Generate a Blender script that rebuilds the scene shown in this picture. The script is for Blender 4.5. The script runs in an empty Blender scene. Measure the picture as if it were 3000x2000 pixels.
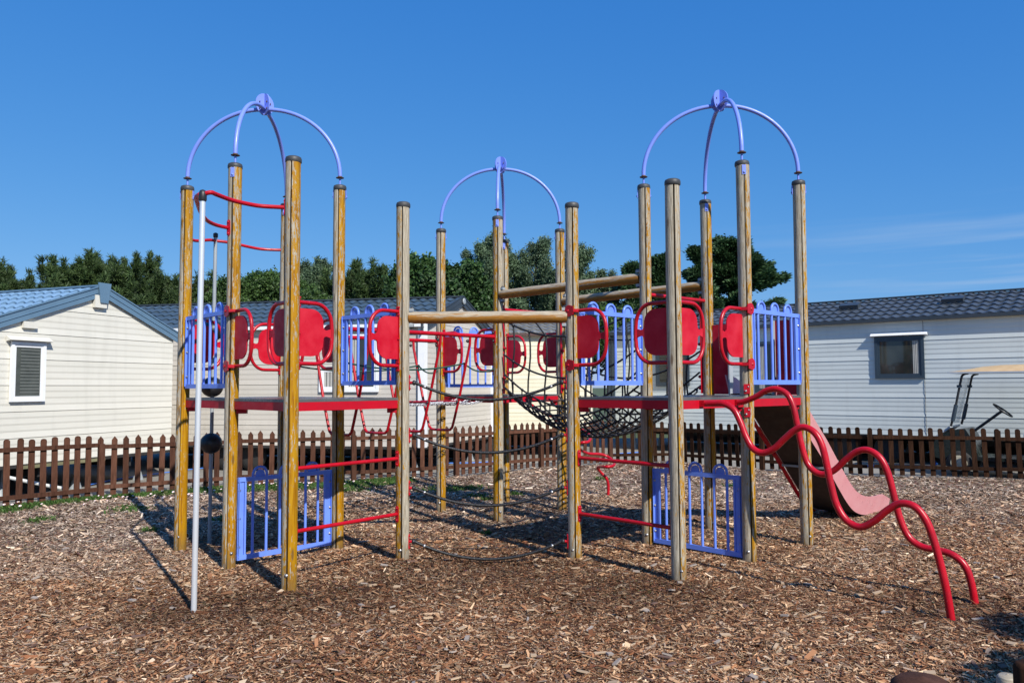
import bpy, math, random
import numpy as np
from mathutils import Vector, Matrix
random.seed(7); RNG = np.random.default_rng(7)
sc = bpy.context.scene
COL = sc.collection
R = math.radians

# ------------------------------------------------------------------ camera model
F = 2325.0; PITCH = R(3.288); ROLL = R(.235); HC = 1.64
def ray(px, py):
    a2, b2 = px-1500, py-1000
    a = a2*math.cos(ROLL)-b2*math.sin(ROLL); b = b2*math.cos(ROLL)+a2*math.sin(ROLL)
    X = a/F; U = -b/F
    return Vector((X, math.cos(PITCH)-U*math.sin(PITCH), math.sin(PITCH)+U*math.cos(PITCH)))
def at(px, py, Y):
    v = ray(px, py); return Vector((0, 0, HC))+v*(Y/v.y)
def gnd(px, py, z=0.0):
    v = ray(px, py); return Vector((0, 0, HC))+v*((z-HC)/v.z)
def on_wall(px, py, P, D):
    v = ray(px, py); D = Vector((D[0], D[1])).normalized(); N = Vector((-D.y, D.x))
    t = (N.x*P[0]+N.y*P[1])/(N.x*v.x+N.y*v.y); q = v*t
    return (q.x-P[0])*D.x+(q.y-P[1])*D.y, HC+q.z

cam = bpy.data.cameras.new('camera'); cam.lens = F/3000*36; cam.sensor_width = 36; cam.clip_end = 2000; cam.clip_start = .05
co = bpy.data.objects.new('camera', cam); COL.objects.link(co)
co.matrix_world = Matrix.Translation((0, 0, HC)) @ Matrix.Rotation(R(90)+PITCH, 4, 'X') @ Matrix.Rotation(-ROLL, 4, 'Z')
sc.camera = co

# ------------------------------------------------------------------ world + sun
SUN_D = Vector((.525, -.851, 0)).normalized(); ELEV = R(40)
w = bpy.data.worlds.new('World'); sc.world = w; w.use_nodes = True
nt = w.node_tree; bg = nt.nodes['Background']
sky = nt.nodes.new('ShaderNodeTexSky'); sky.sky_type = 'NISHITA'; sky.sun_disc = False
sky.sun_elevation = ELEV; sky.sun_rotation = math.atan2(SUN_D.x, SUN_D.y)
sky.air_density = 1.0; sky.dust_density = .1; sky.ozone_density = 3.0; sky.altitude = 0
def wl(a, b): nt.links.new(a, b)
hs = nt.nodes.new('ShaderNodeHueSaturation'); hs.inputs['Saturation'].default_value = 1.02; hs.inputs['Value'].default_value = 1.0
tc = nt.nodes.new('ShaderNodeTexCoord')
# a few thin streaks of high cloud low on the right of the sky
mp = nt.nodes.new('ShaderNodeMapping'); mp.inputs['Scale'].default_value = (1.6, 1.6, 34); mp.inputs['Rotation'].default_value = (0, R(-3), 0)
nz = nt.nodes.new('ShaderNodeTexNoise'); nz.inputs['Scale'].default_value = 1.6; nz.inputs['Detail'].default_value = 5
cr = nt.nodes.new('ShaderNodeValToRGB'); cr.color_ramp.elements[0].position = .47; cr.color_ramp.elements[1].position = .68
sx = nt.nodes.new('ShaderNodeSeparateXYZ')
mx = nt.nodes.new('ShaderNodeMapRange'); mx.inputs['From Min'].default_value = .22; mx.inputs['From Max'].default_value = .5
mz = nt.nodes.new('ShaderNodeMapRange'); mz.inputs['From Min'].default_value = .21; mz.inputs['From Max'].default_value = .14
mul = nt.nodes.new('ShaderNodeMath'); mul.operation = 'MULTIPLY'; mul2 = nt.nodes.new('ShaderNodeMath'); mul2.operation = 'MULTIPLY'
mul3 = nt.nodes.new('ShaderNodeMath'); mul3.operation = 'MULTIPLY'; mul3.inputs[1].default_value = .62
mixc = nt.nodes.new('ShaderNodeMixRGB'); mixc.inputs[2].default_value = (3.2, 4.4, 6.2, 1)
wl(tc.outputs['Generated'], mp.inputs[0]); wl(mp.outputs[0], nz.inputs['Vector']); wl(nz.outputs['Fac'], cr.inputs[0])
wl(tc.outputs['Generated'], sx.inputs[0]); wl(sx.outputs[0], mx.inputs['Value']); wl(sx.outputs[2], mz.inputs['Value'])
wl(cr.outputs[0], mul.inputs[0]); wl(mx.outputs[0], mul.inputs[1]); wl(mul.outputs[0], mul2.inputs[0]); wl(mz.outputs[0], mul2.inputs[1])
wl(mul2.outputs[0], mul3.inputs[0]); wl(mul3.outputs[0], mixc.inputs[0])
sp = nt.nodes.new('ShaderNodeSeparateColor'); tn = nt.nodes.new('ShaderNodeCombineColor'); wl(sky.outputs[0], sp.inputs[0])
for ch, (g_, k_) in enumerate(((1.0, .39), (.60, 1.20), (.32, 3.35))):
    pw_ = nt.nodes.new('ShaderNodeMath'); pw_.operation = 'POWER'; pw_.inputs[1].default_value = g_; ml_ = nt.nodes.new('ShaderNodeMath'); ml_.operation = 'MULTIPLY'; ml_.inputs[1].default_value = k_
    wl(sp.outputs[ch], pw_.inputs[0]); wl(pw_.outputs[0], ml_.inputs[0]); wl(ml_.outputs[0], tn.inputs[ch])
wl(tn.outputs[0], hs.inputs['Color']); wl(hs.outputs[0], mixc.inputs[1]); wl(mixc.outputs[0], bg.inputs[0])
bg.inputs[1].default_value = .10
sun = bpy.data.lights.new('sun', 'SUN'); sun.energy = 4.8; sun.angle = R(.5); sun.color = (1, .955, .88)
so = bpy.data.objects.new('sun', sun); COL.objects.link(so)
sv = SUN_D*math.cos(ELEV)+Vector((0, 0, math.sin(ELEV)))
so.rotation_euler = (-sv).to_track_quat('-Z', 'Y').to_euler(); so.location = sv*30
sc.view_settings.view_transform = 'Standard'; sc.view_settings.look = 'None'; sc.view_settings.exposure = .33; sc.view_settings.gamma = 1
sc.render.engine = 'CYCLES'
sc.render.resolution_x = 1024; sc.render.resolution_y = 682

# ------------------------------------------------------------------ materials
class MT:
    def __init__(s, name, col=(.5, .5, .5), rough=.5, metal=0., spec=.5):
        s.m = bpy.data.materials.new(name); s.m.use_nodes = True
        s.t = s.m.node_tree; s.b = s.t.nodes['Principled BSDF']
        s.b.inputs['Base Color'].default_value = (*col, 1); s.b.inputs['Roughness'].default_value = rough
        s.b.inputs['Metallic'].default_value = metal; s.b.inputs['Specular IOR Level'].default_value = spec
        s.tc = s.t.nodes.new('ShaderNodeTexCoord')
    def n(s, typ, **k):
        x = s.t.nodes.new(typ)
        for a, b in k.items():
            if a.startswith('i_'):
                key = a[2:].replace('_', ' ')
                x.inputs[int(key) if key.isdigit() else key].default_value = b
            else: setattr(x, a, b)
        return x
    def l(s, a, b): s.t.links.new(a, b)
    def vec(s, scale=(1, 1, 1), kind='Object', rot=(0, 0, 0)):
        mp = s.n('ShaderNodeMapping'); mp.inputs['Scale'].default_value = scale; mp.inputs['Rotation'].default_value = rot
        s.l(s.tc.outputs[kind], mp.inputs[0]); return mp.outputs[0]
    def noise(s, vec, scale=5, detail=4, rough=.55):
        x = s.n('ShaderNodeTexNoise', i_Scale=scale, i_Detail=detail, i_Roughness=rough); s.l(vec, x.inputs['Vector']); return x.outputs['Fac']
    def ramp(s, v, stops):
        r = s.n('ShaderNodeValToRGB'); e = r.color_ramp.elements
        while len(e) < len(stops): e.new(.5)
        for i, (p, c) in enumerate(stops):
            e[i].position = p; e[i].color = (*c, 1) if isinstance(c, tuple) else (c, c, c, 1)
        s.l(v, r.inputs[0]); return r.outputs[0]
    def mix(s, f, a, b, mode='MIX'):
        x = s.n('ShaderNodeMixRGB', blend_type=mode)
        for k, v in ((0, f), (1, a), (2, b)):
            if isinstance(v, (int, float)): x.inputs[k].default_value = v
            elif isinstance(v, tuple): x.inputs[k].default_value = (*v, 1)
            else: s.l(v, x.inputs[k])
        return x.outputs[0]
    def math(s, op, a, b=0.):
        x = s.n('ShaderNodeMath', operation=op)
        for k, v in ((0, a), (1, b)):
            if isinstance(v, (int, float)): x.inputs[k].default_value = v
            else: s.l(v, x.inputs[k])
        return x.outputs[0]
    def col(s, o): s.l(o, s.b.inputs['Base Color']); return s
    def rough(s, o): s.l(o, s.b.inputs['Roughness']); return s
    def bump(s, o, strength=.3, dist=.01):
        x = s.n('ShaderNodeBump', i_Strength=strength, i_Distance=dist); s.l(o, x.inputs['Height']); s.l(x.outputs[0], s.b.inputs['Normal']); return s

def painted(name, col, dark, rough=.32, amt=.35, chips=None, spec=.5):
    m = MT(name, col, rough, 0., spec)
    v = m.vec()
    n = m.noise(v, 6, 6)
    c = m.mix(m.ramp(n, [(.35, 0.), (.75, 1.)]), col, dark)
    c = m.mix(amt, col, c)
    if chips:
        n2 = m.noise(v, 38, 4)
        c = m.mix(m.ramp(n2, [(.685, 0.), (.72, .8)]), c, chips)
    m.col(c); m.rough(m.ramp(m.noise(v, 14, 5), [(.3, rough-.1), (.8, rough+.18)])); m.bump(m.noise(v, 60, 3), .06, .004)
    return m.m
M = {}
M['red'] = painted('red_paint', (.47, .004, .014), (.30, .004, .012), .32, .9, (.50, .09, .10), .38)
M['red_panel'] = painted('red_panel_plastic', (.45, .004, .018), (.58, .030, .050), .46, .9, (.30, .008, .02), .18)
M['maroon'] = painted('maroon_fascia', (.46, .005, .018), (.34, .008, .02), .45, .8, (.20, .01, .02), .2)
M['blue'] = painted('blue_paint', (.15, .27, .80), (.11, .20, .66), .36, .7, (.16, .09, .07))
M['blue2'] = painted('blue_arch_paint', (.19, .27, .76), (.15, .23, .68), .34, .6)
M['rust'] = painted('rusty_steel', (.09, .045, .03), (.05, .03, .022), .7, 1)
M['steel'] = MT('brushed_steel_pole', (.72, .74, .76), .34, .45).m
M['galv'] = painted('grey_galvanised_pole', (.32, .35, .37), (.25, .28, .30), .45, 1)
M['chain'] = MT('bright_steel_chain', (.62, .62, .63), .35, .5).m
M['bolt'] = MT('bolt_head', (.42, .42, .42), .35, .8).m
M['black'] = painted('black_plastic', (.014, .015, .017), (.02, .02, .021), .42, 1)
M['cap'] = painted('grey_rubber_cap', (.035, .037, .04), (.06, .06, .06), .55, 1)
M['deck'] = painted('dark_grey_deck', (.075, .08, .085), (.12, .12, .12), .28, 1)
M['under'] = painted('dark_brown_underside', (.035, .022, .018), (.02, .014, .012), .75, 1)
M['slide'] = painted('faded_pink_slide', (.62, .30, .31), (.58, .235, .25), .35, 1)
M['green'] = painted('green_rope', (.012, .07, .05), (.008, .04, .03), .7, 1)
M['white'] = painted('white_upvc', (.78, .79, .80), (.70, .71, .72), .3, .6)
M['greyframe'] = painted('dark_grey_upvc', (.035, .055, .075), (.03, .045, .06), .35, .6)
M['concrete_block'] = painted('weathered_block', (.22, .20, .17), (.12, .11, .10), .9, 1)
M['chassis'] = painted('dark_chassis_steel', (.03, .03, .03), (.015, .013, .012), .8, 1)
M['olive'] = painted('mossy_board', (.20, .19, .10), (.12, .11, .06), .8, 1)
M['tyre'] = painted('tyre_rubber', (.02, .02, .02), (.03, .03, .03), .8, 1)
M['cream_rim'] = painted('cream_wheel_rim', (.62, .58, .46), (.5, .45, .33), .5, 1)
M['tan'] = painted('tan_cart_roof', (.62, .43, .22), (.52, .34, .16), .4, 1)
M['bluehose'] = MT('blue_water_pipe', (.05, .18, .62), .4).m
M['whitepipe'] = painted('white_waste_pipe', (.62, .62, .58), (.5, .5, .46), .45, 1)
M['cartbody'] = painted('dark_green_cart_body', (.02, .03, .028), (.015, .02, .02), .25, 1)
M['cartwhite'] = painted('pale_cart_cowl', (.45, .50, .55), (.36, .40, .44), .35, 1)
M['curtain'] = painted('net_curtain', (.45, .44, .40), (.36, .35, .32), .9, 1)
def glass():
    m = MT('window_glass', (.030, .036, .034), .03, 0, .6)
    v = m.vec((1, 1, 1), 'Object'); n = m.noise(v, 1.3, 2)
    m.col(m.ramp(n, [(.35, (.012, .014, .014)), (.7, (.06, .068, .06))])); return m.m
M['glass'] = glass()
M['blind'] = painted('grey_green_reflection', (.085, .095, .085), (.05, .058, .052), .12, 1)  # grey-green reflection of the siding put into the pane colour
def clearscreen():
    m = MT('clear_acrylic_screen', (.75, .82, .85), .12, 0, .5); m.b.inputs['Transmission Weight'].default_value = .0; m.b.inputs['Alpha'].default_value = .35
    m.m.blend_method = 'BLEND' if hasattr(m.m, 'blend_method') else None; return m.m
try: M['screen'] = clearscreen()
except Exception: M['screen'] = MT('clear_acrylic_screen2', (.6, .7, .72), .1).m

def rope_mat(name, c1, c2):
    m = MT(name, c1, .5, 0, .5); v = m.vec((1, 1, 1)); n = m.noise(v, 55, 3)
    m.col(m.ramp(n, [(.4, c1), (.7, c2)])); m.bump(n, .6, .008); return m.m
M['rope'] = rope_mat('black_rope', (.006, .006, .0065), (.018, .018, .019))

def post_mat(name, side=1.0, bias=0.0, seed=0.0):
    """pine post, silver-grey weathered face on one side of the groove, orange stain kept on the other"""
    m = MT(name, (.4, .3, .2), .62, 0, .22)
    sh = m.n('ShaderNodeVectorMath', operation='ADD'); m.l(m.tc.outputs['Object'], sh.inputs[0]); sh.inputs[1].default_value = (seed*3.1, seed*1.7, seed*2.3)
    def vv(sc_):
        mp = m.n('ShaderNodeMapping'); mp.inputs['Scale'].default_value = sc_; m.l(sh.outputs[0], mp.inputs[0]); return mp.outputs[0]
    sep = m.n('ShaderNodeSeparateXYZ'); m.l(m.tc.outputs['Object'], sep.inputs[0])
    xs = m.math('MULTIPLY', sep.outputs[0], side/.063)         # -1..1 across the post
    big = m.noise(vv((6, 6, .9)), 1.6, 3); fine = m.noise(vv((30, 30, 6.0)), 2.0, 8, .72)
    hi = m.n('ShaderNodeMapRange'); hi.inputs['From Min'].default_value = 2.9; hi.inputs['From Max'].default_value = .6
    m.l(sep.outputs[2], hi.inputs['Value'])
    xs = m.math('ADD', m.math('MULTIPLY', xs, .12), m.math('MULTIPLY', m.math('GREATER_THAN', xs, 0.), .26))
    a = m.math('ADD', xs, m.math('MULTIPLY', m.math('SUBTRACT', big, .5), 1.0))
    a = m.math('ADD', a, m.math('MULTIPLY', m.math('SUBTRACT', fine, .5), 3.2))
    a = m.math('ADD', a, m.math('MULTIPLY', hi.outputs[0], .20))
    a = m.math('ADD', a, .22+bias)
    mask = m.ramp(a, [(.47, 0.), (.53, 1.)])
    grain = m.noise(vv((60, 60, 2.2)), 3, 5, .7)
    grey = m.ramp(grain, [(.30, (.13, .105, .072)), (.50, (.34, .295, .22)), (.70, (.56, .51, .41))])
    og = m.noise(vv((22, 22, 1.1)), 2.5, 5, .6)
    orange = m.ramp(og, [(.3, (.20, .075, .002)), (.5, (.37, .175, .003)), (.72, (.46, .26, .012))])
    c = m.mix(mask, grey, orange)
    kn = m.n('ShaderNodeTexVoronoi', i_Scale=1.0, feature='F1'); m.l(vv((11, 11, 2.6)), kn.inputs['Vector'])
    kr = m.ramp(kn.outputs['Distance'], [(.09, 1.), (.17, 0.)])
    c = m.mix(m.math('MULTIPLY', kr, .75), c, (.10, .055, .025))
    cs = m.noise(vv((90, 90, 1.1)), 3, 3, .5)
    c = m.mix(m.ramp(cs, [(.70, 0.), (.76, .8)]), c, (.10, .06, .03))
    lich = m.noise(vv((9, 9, 3)), 2.0, 5)
    c = m.mix(m.ramp(lich, [(.64, 0.), (.78, .45)]), c, (.26, .27, .11))
    bz = m.n('ShaderNodeMapRange'); bz.inputs['From Min'].default_value = .22; bz.inputs['From Max'].default_value = .02; m.l(sep.outputs[2], bz.inputs['Value'])
    c = m.mix(m.math('MULTIPLY', bz.outputs[0], m.math('MULTIPLY', fine, 1.1)), c, (.10, .07, .04))
    gx = m.math('ABSOLUTE', sep.outputs[0]); gm = m.math('MULTIPLY', m.math('LESS_THAN', gx, .0062), m.math('LESS_THAN', sep.outputs[1], 0.))
    c = m.mix(m.math('MULTIPLY', gm, .9), c, (.022, .014, .008))
    m.col(c); m.rough(m.ramp(mask, [(0, .78), (1, .45)])); m.bump(m.mix(.5, grain, fine), .5, .006)
    return m.m
def log_mat(name):
    m = MT(name, (.4, .3, .2), .6); 
    geo = m.n('ShaderNodeNewGeometry'); sep = m.n('ShaderNodeSeparateXYZ'); m.l(geo.outputs['Position'], sep.inputs[0])
    v = m.vec((2, 2, 26)); v2 = m.vec((5, 5, 60))
    so_ = m.n('ShaderNodeSeparateXYZ'); m.l(m.tc.outputs['Object'], so_.inputs[0])
    up = m.math('MULTIPLY', so_.outputs[2], -6.5)
    a = m.math('ADD', m.math('ADD', up, m.math('MULTIPLY', m.noise(v, 1.7, 6, .65), 1.5)), -.18)
    mask = m.ramp(a, [(.42, 0.), (.56, 1.)])
    g = m.noise(v2, 2, 5, .7)
    c = m.mix(mask, m.ramp(g, [(.3, (.20, .155, .10)), (.7, (.48, .41, .30))]), m.ramp(g, [(.3, (.20, .075, .006)), (.7, (.38, .17, .012))]))
    m.col(c); m.bump(g, .5, .006); return m.m
M['log'] = log_mat('weathered_log')

def fence_mat(name, c1, c2, c3):
    m = MT(name, c1, .9, 0, .12); sh = m.vec((14, 14, 2.0), 'Object'); n = m.noise(sh, 2.2, 6, .7)
    oi = m.n('ShaderNodeObjectInfo'); base = m.ramp(n, [(.3, c1), (.5, c2), (.75, c3)])
    h = m.n('ShaderNodeHueSaturation'); m.l(base, h.inputs['Color'])
    mr = m.n('ShaderNodeMapRange'); mr.inputs['To Min'].default_value = .75; mr.inputs['To Max'].default_value = 1.3
    m.l(oi.outputs['Random'], mr.inputs['Value']); m.l(mr.outputs[0], h.inputs['Value'])
    m.col(h.outputs[0]); m.bump(n, .5, .006); return m.m
M['fence'] = fence_mat('brown_fence_stain', (.042, .018, .011), (.082, .036, .022), (.13, .062, .040))
M['fence_dark'] = fence_mat('dark_brown_fence_stain', (.013, .006, .003), (.028, .012, .006), (.055, .026, .014))

def wall_mat(name, c, c2):
    m = MT(name, c, .42); v = m.vec((.8, .8, 3)); n = m.noise(v, 1.5, 5)
    v2 = m.vec((3, 3, .35)); n2 = m.noise(v2, 2, 5)
    col = m.mix(m.ramp(n, [(.3, 0.), (.8, 1.)]), c, c2)
    col = m.mix(m.ramp(n2, [(.52, 0.), (.85, .35)]), col, tuple(x*.72 for x in c2))
    m.col(col); return m.m
M['w_cream'] = wall_mat('cream_cladding', (.665, .64, .56), (.62, .60, .52))
M['w_taupe'] = wall_mat('taupe_cladding', (.53, .49, .43), (.49, .455, .395))
M['w_ivory'] = wall_mat('ivory_cladding', (.72, .67, .50), (.67, .62, .46))
M['w_pale'] = wall_mat('pale_green_grey_cladding', (.62, .66, .635), (.57, .61, .59))
M['r_blue'] = wall_mat('light_blue_roof_sheet', (.19, .31, .44), (.15, .26, .38))
M['r_blue_trim'] = wall_mat('light_blue_trim', (.115, .20, .285), (.095, .17, .25))
M['r_slate'] = wall_mat('slate_roof_sheet', (.055, .085, .115), (.04, .065, .09))
M['r_dark'] = wall_mat('dark_grey_roof_sheet', (.060, .072, .088), (.045, .055, .068))
M['r_brown'] = wall_mat('brown_trim', (.10, .055, .045), (.08, .045, .035))
M['r_mossy'] = wall_mat('mossy_grey_roof_sheet', (.20, .20, .19), (.12, .11, .09))
M['r_char'] = wall_mat('charcoal_trim', (.04, .05, .062), (.03, .04, .05))

def vcol_mat(name, rough=.7, spec=.3, trans=0.):
    m = MT(name, (.5, .5, .5), rough, 0, spec); a = m.n('ShaderNodeAttribute', attribute_name='tint'); m.col(a.outputs['Color'])
    if trans:
        tr = m.n('ShaderNodeBsdfTranslucent'); m.l(a.outputs['Color'], tr.inputs[0]); ms = m.n('ShaderNodeMixShader', i_0=trans)
        out = m.t.nodes['Material Output']; m.l(m.b.outputs[0], ms.inputs[1]); m.l(tr.outputs[0], ms.inputs[2]); m.l(ms.outputs[0], out.inputs[0])
    return m.m
M['leaf'] = vcol_mat('leaf', .55, .35, .25); M['chip'] = vcol_mat('wood_chip', .8, .2); M['grass'] = vcol_mat('grass_blade', .6, .3, .3)
M['bark'] = painted('grey_brown_bark', (.11, .085, .06), (.06, .045, .035), .9, 1)
M['petal'] = painted('pale_pink_petal', (.78, .62, .72), (.85, .80, .84), .6, 1)
M['petal_y'] = MT('yellow_centre', (.7, .5, .05), .6).m

# ------------------------------------------------------------------ mesh builder
class MB:
    def __init__(s): s.v = []; s.f = []; s.s = []; s.mi = []
    def add(s, vs, fs, smooth=False, mi=0):
        o = len(s.v); s.v += [tuple(v) for v in vs]
        for f in fs: s.f.append(tuple(o+i for i in f)); s.s.append(smooth); s.mi.append(mi)
        return s
    def obox(s, c, ax, ay, az, mi=0):
        """box: centre and three half-axis vectors"""
        c = Vector(c); ax = Vector(ax); ay = Vector(ay); az = Vector(az)
        vs = [c+ax*i+ay*j+az*k for k in (-1, 1) for j in (-1, 1) for i in (-1, 1)]
        return s.add(vs, [(0, 2, 3, 1), (4, 5, 7, 6), (0, 1, 5, 4), (2, 6, 7, 3), (0, 4, 6, 2), (1, 3, 7, 5)], False, mi)
    def box(s, x0, x1, y0, y1, z0, z1, mi=0):
        return s.obox(((x0+x1)/2, (y0+y1)/2, (z0+z1)/2), ((x1-x0)/2, 0, 0), (0, (y1-y0)/2, 0), (0, 0, (z1-z0)/2), mi)
    def bar(s, a, b, wd, hg, up=(0, 0, 1), mi=0):
        a = Vector(a); b = Vector(b); d = (b-a); u = Vector(up); sd = d.cross(u).normalized(); u = sd.cross(d).normalized()
        return s.obox((a+b)/2, d/2, sd*wd/2, u*hg/2, mi)
    def tube(s, pts, r, n=10, cap=True, mi=0, closed=False):
        P = [Vector(p) for p in pts]; m = len(P)
        rr = r if isinstance(r, (list, tuple)) else [r]*m
        t0 = (P[1]-P[0]).normalized(); up = Vector((0, 0, 1)) if abs(t0.z) < .9 else Vector((0, 1, 0))
        nrm = (up-t0*up.dot(t0)).normalized(); vs = []
        for i in range(m):
            if closed: t = (P[(i+1) % m]-P[i-1])
            else: t = P[min(i+1, m-1)]-P[max(i-1, 0)]
            t.normalize(); nrm = (nrm-t*nrm.dot(t)).normalized(); bn = t.cross(nrm)
            for k in range(n):
                a = 2*math.pi*k/n; vs.append(P[i]+(nrm*math.cos(a)+bn*math.sin(a))*rr[i])
        fs = []
        for i in range(m if closed else m-1):
            j = (i+1) % m
            for k in range(n): fs.append((i*n+k, i*n+(k+1) % n, j*n+(k+1) % n, j*n+k))
        s.add(vs, fs, True, mi)
        if cap and not closed:
            s.add([vs[k] for k in range(n)], [tuple(range(n))[::-1]], False, mi); s.add([vs[(m-1)*n+k] for k in range(n)], [tuple(range(n))], False, mi)
        return s
    def lathe(s, c, prof, n=20, mi=0, axis=(0, 0, 1), smooth=True):
        c = Vector(c); az = Vector(axis).normalized(); ax = az.orthogonal().normalized(); ay = az.cross(ax); vs = []
        for (r, z) in prof:
            for k in range(n):
                a = 2*math.pi*k/n; vs.append(c+az*z+(ax*math.cos(a)+ay*math.sin(a))*r)
        m = len(prof); fs = [(i*n+k, i*n+(k+1) % n, (i+1)*n+(k+1) % n, (i+1)*n+k) for i in range(m-1) for k in range(n)]
        s.add(vs, fs, smooth, mi)
        s.add(vs[:n], [tuple(range(n))[::-1]], False, mi); s.add(vs[-n:], [tuple(range(n))], False, mi); return s
    def slab(s, outline, nrm, th, mi=0):
        """closed planar outline (3-D points) thickened by th both ways along nrm"""
        o = [Vector(p) for p in outline]; nn = Vector(nrm).normalized()*th/2; n = len(o)
        vs = [p+nn for p in o]+[p-nn for p in o]
        return s.add(vs, [tuple(range(n)), tuple(range(n, 2*n))[::-1]]+[(i, n+i, n+(i+1) % n, (i+1) % n) for i in range(n)], False, mi)
    def cut(s):
        s.c = getattr(s, 'c', [])+[(len(s.v), len(s.f))]; return s
    def build_split(s, name, mats, parent=None):
        """one object for each piece closed by cut()"""
        v0 = f0 = 0; out = []
        for v1, f1 in getattr(s, 'c', [])+([(len(s.v), len(s.f))] if not getattr(s, 'c', None) or s.c[-1][0] < len(s.v) else []):
            m = MB(); m.v = s.v[v0:v1]; m.f = [tuple(i-v0 for i in f) for f in s.f[f0:f1]]; m.s = s.s[f0:f1]; m.mi = s.mi[f0:f1]
            c = sum((Vector(v) for v in m.v), Vector((0, 0, 0)))/len(m.v); out.append(m.build(name, mats, parent, c)); v0, f0 = v1, f1
        return out
    def build(s, name, mats, parent=None, origin=None, smooth_angle=None):
        o3 = Vector(origin) if origin is not None else Vector((0, 0, 0))
        me = bpy.data.meshes.new(name); me.from_pydata([tuple(Vector(v)-o3) for v in s.v], [], s.f)
        mats = mats if isinstance(mats, (list, tuple)) else [mats]
        for mm in mats: me.materials.append(mm)
        me.polygons.foreach_set('use_smooth', s.s); me.polygons.foreach_set('material_index', s.mi); me.update()
        ob = bpy.data.objects.new(name, me); COL.objects.link(ob); ob.location = o3
        if parent is not None:
            ob.parent = parent; w0 = parent_world(parent); ob.location = o3-w0
        return ob
def parent_world(p):
    v = Vector((0, 0, 0))
    while p is not None: v += Vector(p.location); p = p.parent
    return v
def empty(name, loc, label, cat, group=None):
    o = bpy.data.objects.new(name, None); COL.objects.link(o); o.location = loc; o.empty_display_size = .2
    tag(o, label, cat, group); return o
def tag(o, label=None, cat=None, group=None, kind=None):
    for k, v in (('label', label), ('category', cat), ('group', group), ('kind', kind)):
        if v: o[k] = v
    return o
def np_mesh(name, verts, faces_n, k, mat, tint=None, parent=None, smooth=False):
    """verts (N*k,3) ; faces_n faces of k verts each in order"""
    me = bpy.data.meshes.new(name); nv = len(verts)
    me.vertices.add(nv); me.vertices.foreach_set('co', np.asarray(verts, np.float32).ravel())
    me.loops.add(nv); me.loops.foreach_set('vertex_index', np.arange(nv, dtype=np.int32))
    me.polygons.add(faces_n); me.polygons.foreach_set('loop_start', np.arange(faces_n, dtype=np.int32)*k)
    me.polygons.foreach_set('loop_total', np.full(faces_n, k, np.int32)); me.update(calc_edges=True)
    me.materials.append(mat)
    if tint is not None:
        a = me.attributes.new('tint', 'FLOAT_COLOR', 'FACE'); c = np.ones((faces_n, 4), np.float32); c[:, :3] = tint; a.data.foreach_set('color', c.ravel())
    ob = bpy.data.objects.new(name, me); COL.objects.link(ob)
    if parent is not None: ob.parent = parent; ob.location = -parent_world(parent)
    return ob

def catenary(a, b, sag, n=24):
    a = Vector(a); b = Vector(b); return [a.lerp(b, i/n)-Vector((0, 0, 4*sag*(i/n)*(1-i/n))) for i in range(n+1)]
def smooth_path(P, sub=6):
    P = [Vector(p) for p in P]; out = []
    for i in range(len(P)-1):
        p0 = P[max(i-1, 0)]; p1 = P[i]; p2 = P[i+1]; p3 = P[min(i+2, len(P)-1)]
        for k in range(sub):
            t = k/sub; out.append(.5*((2*p1)+(-p0+p2)*t+(2*p0-5*p1+4*p2-p3)*t*t+(-p0+3*p1-3*p2+p3)*t**3))
    out.append(P[-1]); return out

# ------------------------------------------------------------------ ground
HOLES = [(-2.4, 6.05, .42, -.021), (-3.3, 8.74, .3, -.025), (-1.4, 6.3, .55, -.03), (1.0, 6.3, .5, -.025), (3.2, 5.75, .5, -.025), (5.3, 11.1, .5, -.03), (-.2, 7.3, .6, -.03), (-1.05, 7.5, .16, .03), (-1.83, 6.5, .14, .02), (.6, 7.5, .16, .025), (1.4, 6.6, .16, .02), (.4, 5.2, .8, .02), (-1.2, 4.9, .7, .02), (2.2, 5.0, .8, .02)]
def gh(x, y):
    """gentle unevenness of the chip bed"""
    x = np.asarray(x, float); y = np.asarray(y, float)
    f = np.clip((11.5-y)/1.5, 0, 1)
    dip = sum(dz*np.exp(-((x-a)**2+(y-b)**2)/(r*r)) for a, b, r, dz in HOLES)
    return dip+.009*np.clip(x, -4, 5)*f+.012*np.sin(x*1.9+y*.8)*np.sin(y*1.3-x*.6)+.006*np.sin(x*4.3)*np.sin(y*5.1+1)
FEN = [(-7.9, 10.0), (-6.226, 12.069), (-4.55, 13.28), (-2.788, 13.98), (-1.06, 14.822), (.558, 16.252), (2.1, 17.28), (3.45, 17.35), (4.936, 15.744), (6.542, 14.599), (8.556, 14.093), (10.4, 13.4)]
def fence_y(x):
    return np.interp(x, [p[0] for p in FEN], [p[1] for p in FEN])

def ground_mat():
    m = MT('bark_chip_bed', (.15, .09, .05), .9); v = m.vec((1, 1, 1))
    n = m.noise(v, 42, 5, .75); vo = m.n('ShaderNodeTexVoronoi', i_Scale=48.0); m.l(m.vec((1, 1.8, 1), rot=(0, 0, .5)), vo.inputs['Vector'])
    c = m.mix(.6, m.ramp(n, [(.3, (.05, .028, .016)), (.55, (.16, .088, .048)), (.8, (.34, .22, .13))]), m.mix(1, vo.outputs['Color'], (.34, .21, .13), 'MULTIPLY'))
    m.col(c); m.bump(m.mix(.5, n, vo.outputs['Distance']), .9, .02); return m.m
M['bed'] = ground_mat()
def tarmac_mat():
    m = MT('pale_tarmac', (.2, .19, .17), .9); v = m.vec(); n = m.noise(v, 1.2, 5); n2 = m.noise(v, 60, 3)
    c = m.mix(.35, m.ramp(n, [(.3, (.19, .175, .15)), (.7, (.27, .25, .215))]), m.ramp(n2, [(.3, (.12, .11, .1)), (.7, (.34, .32, .28))]))
    m.col(c); m.bump(n2, .3, .01); return m.m
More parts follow.
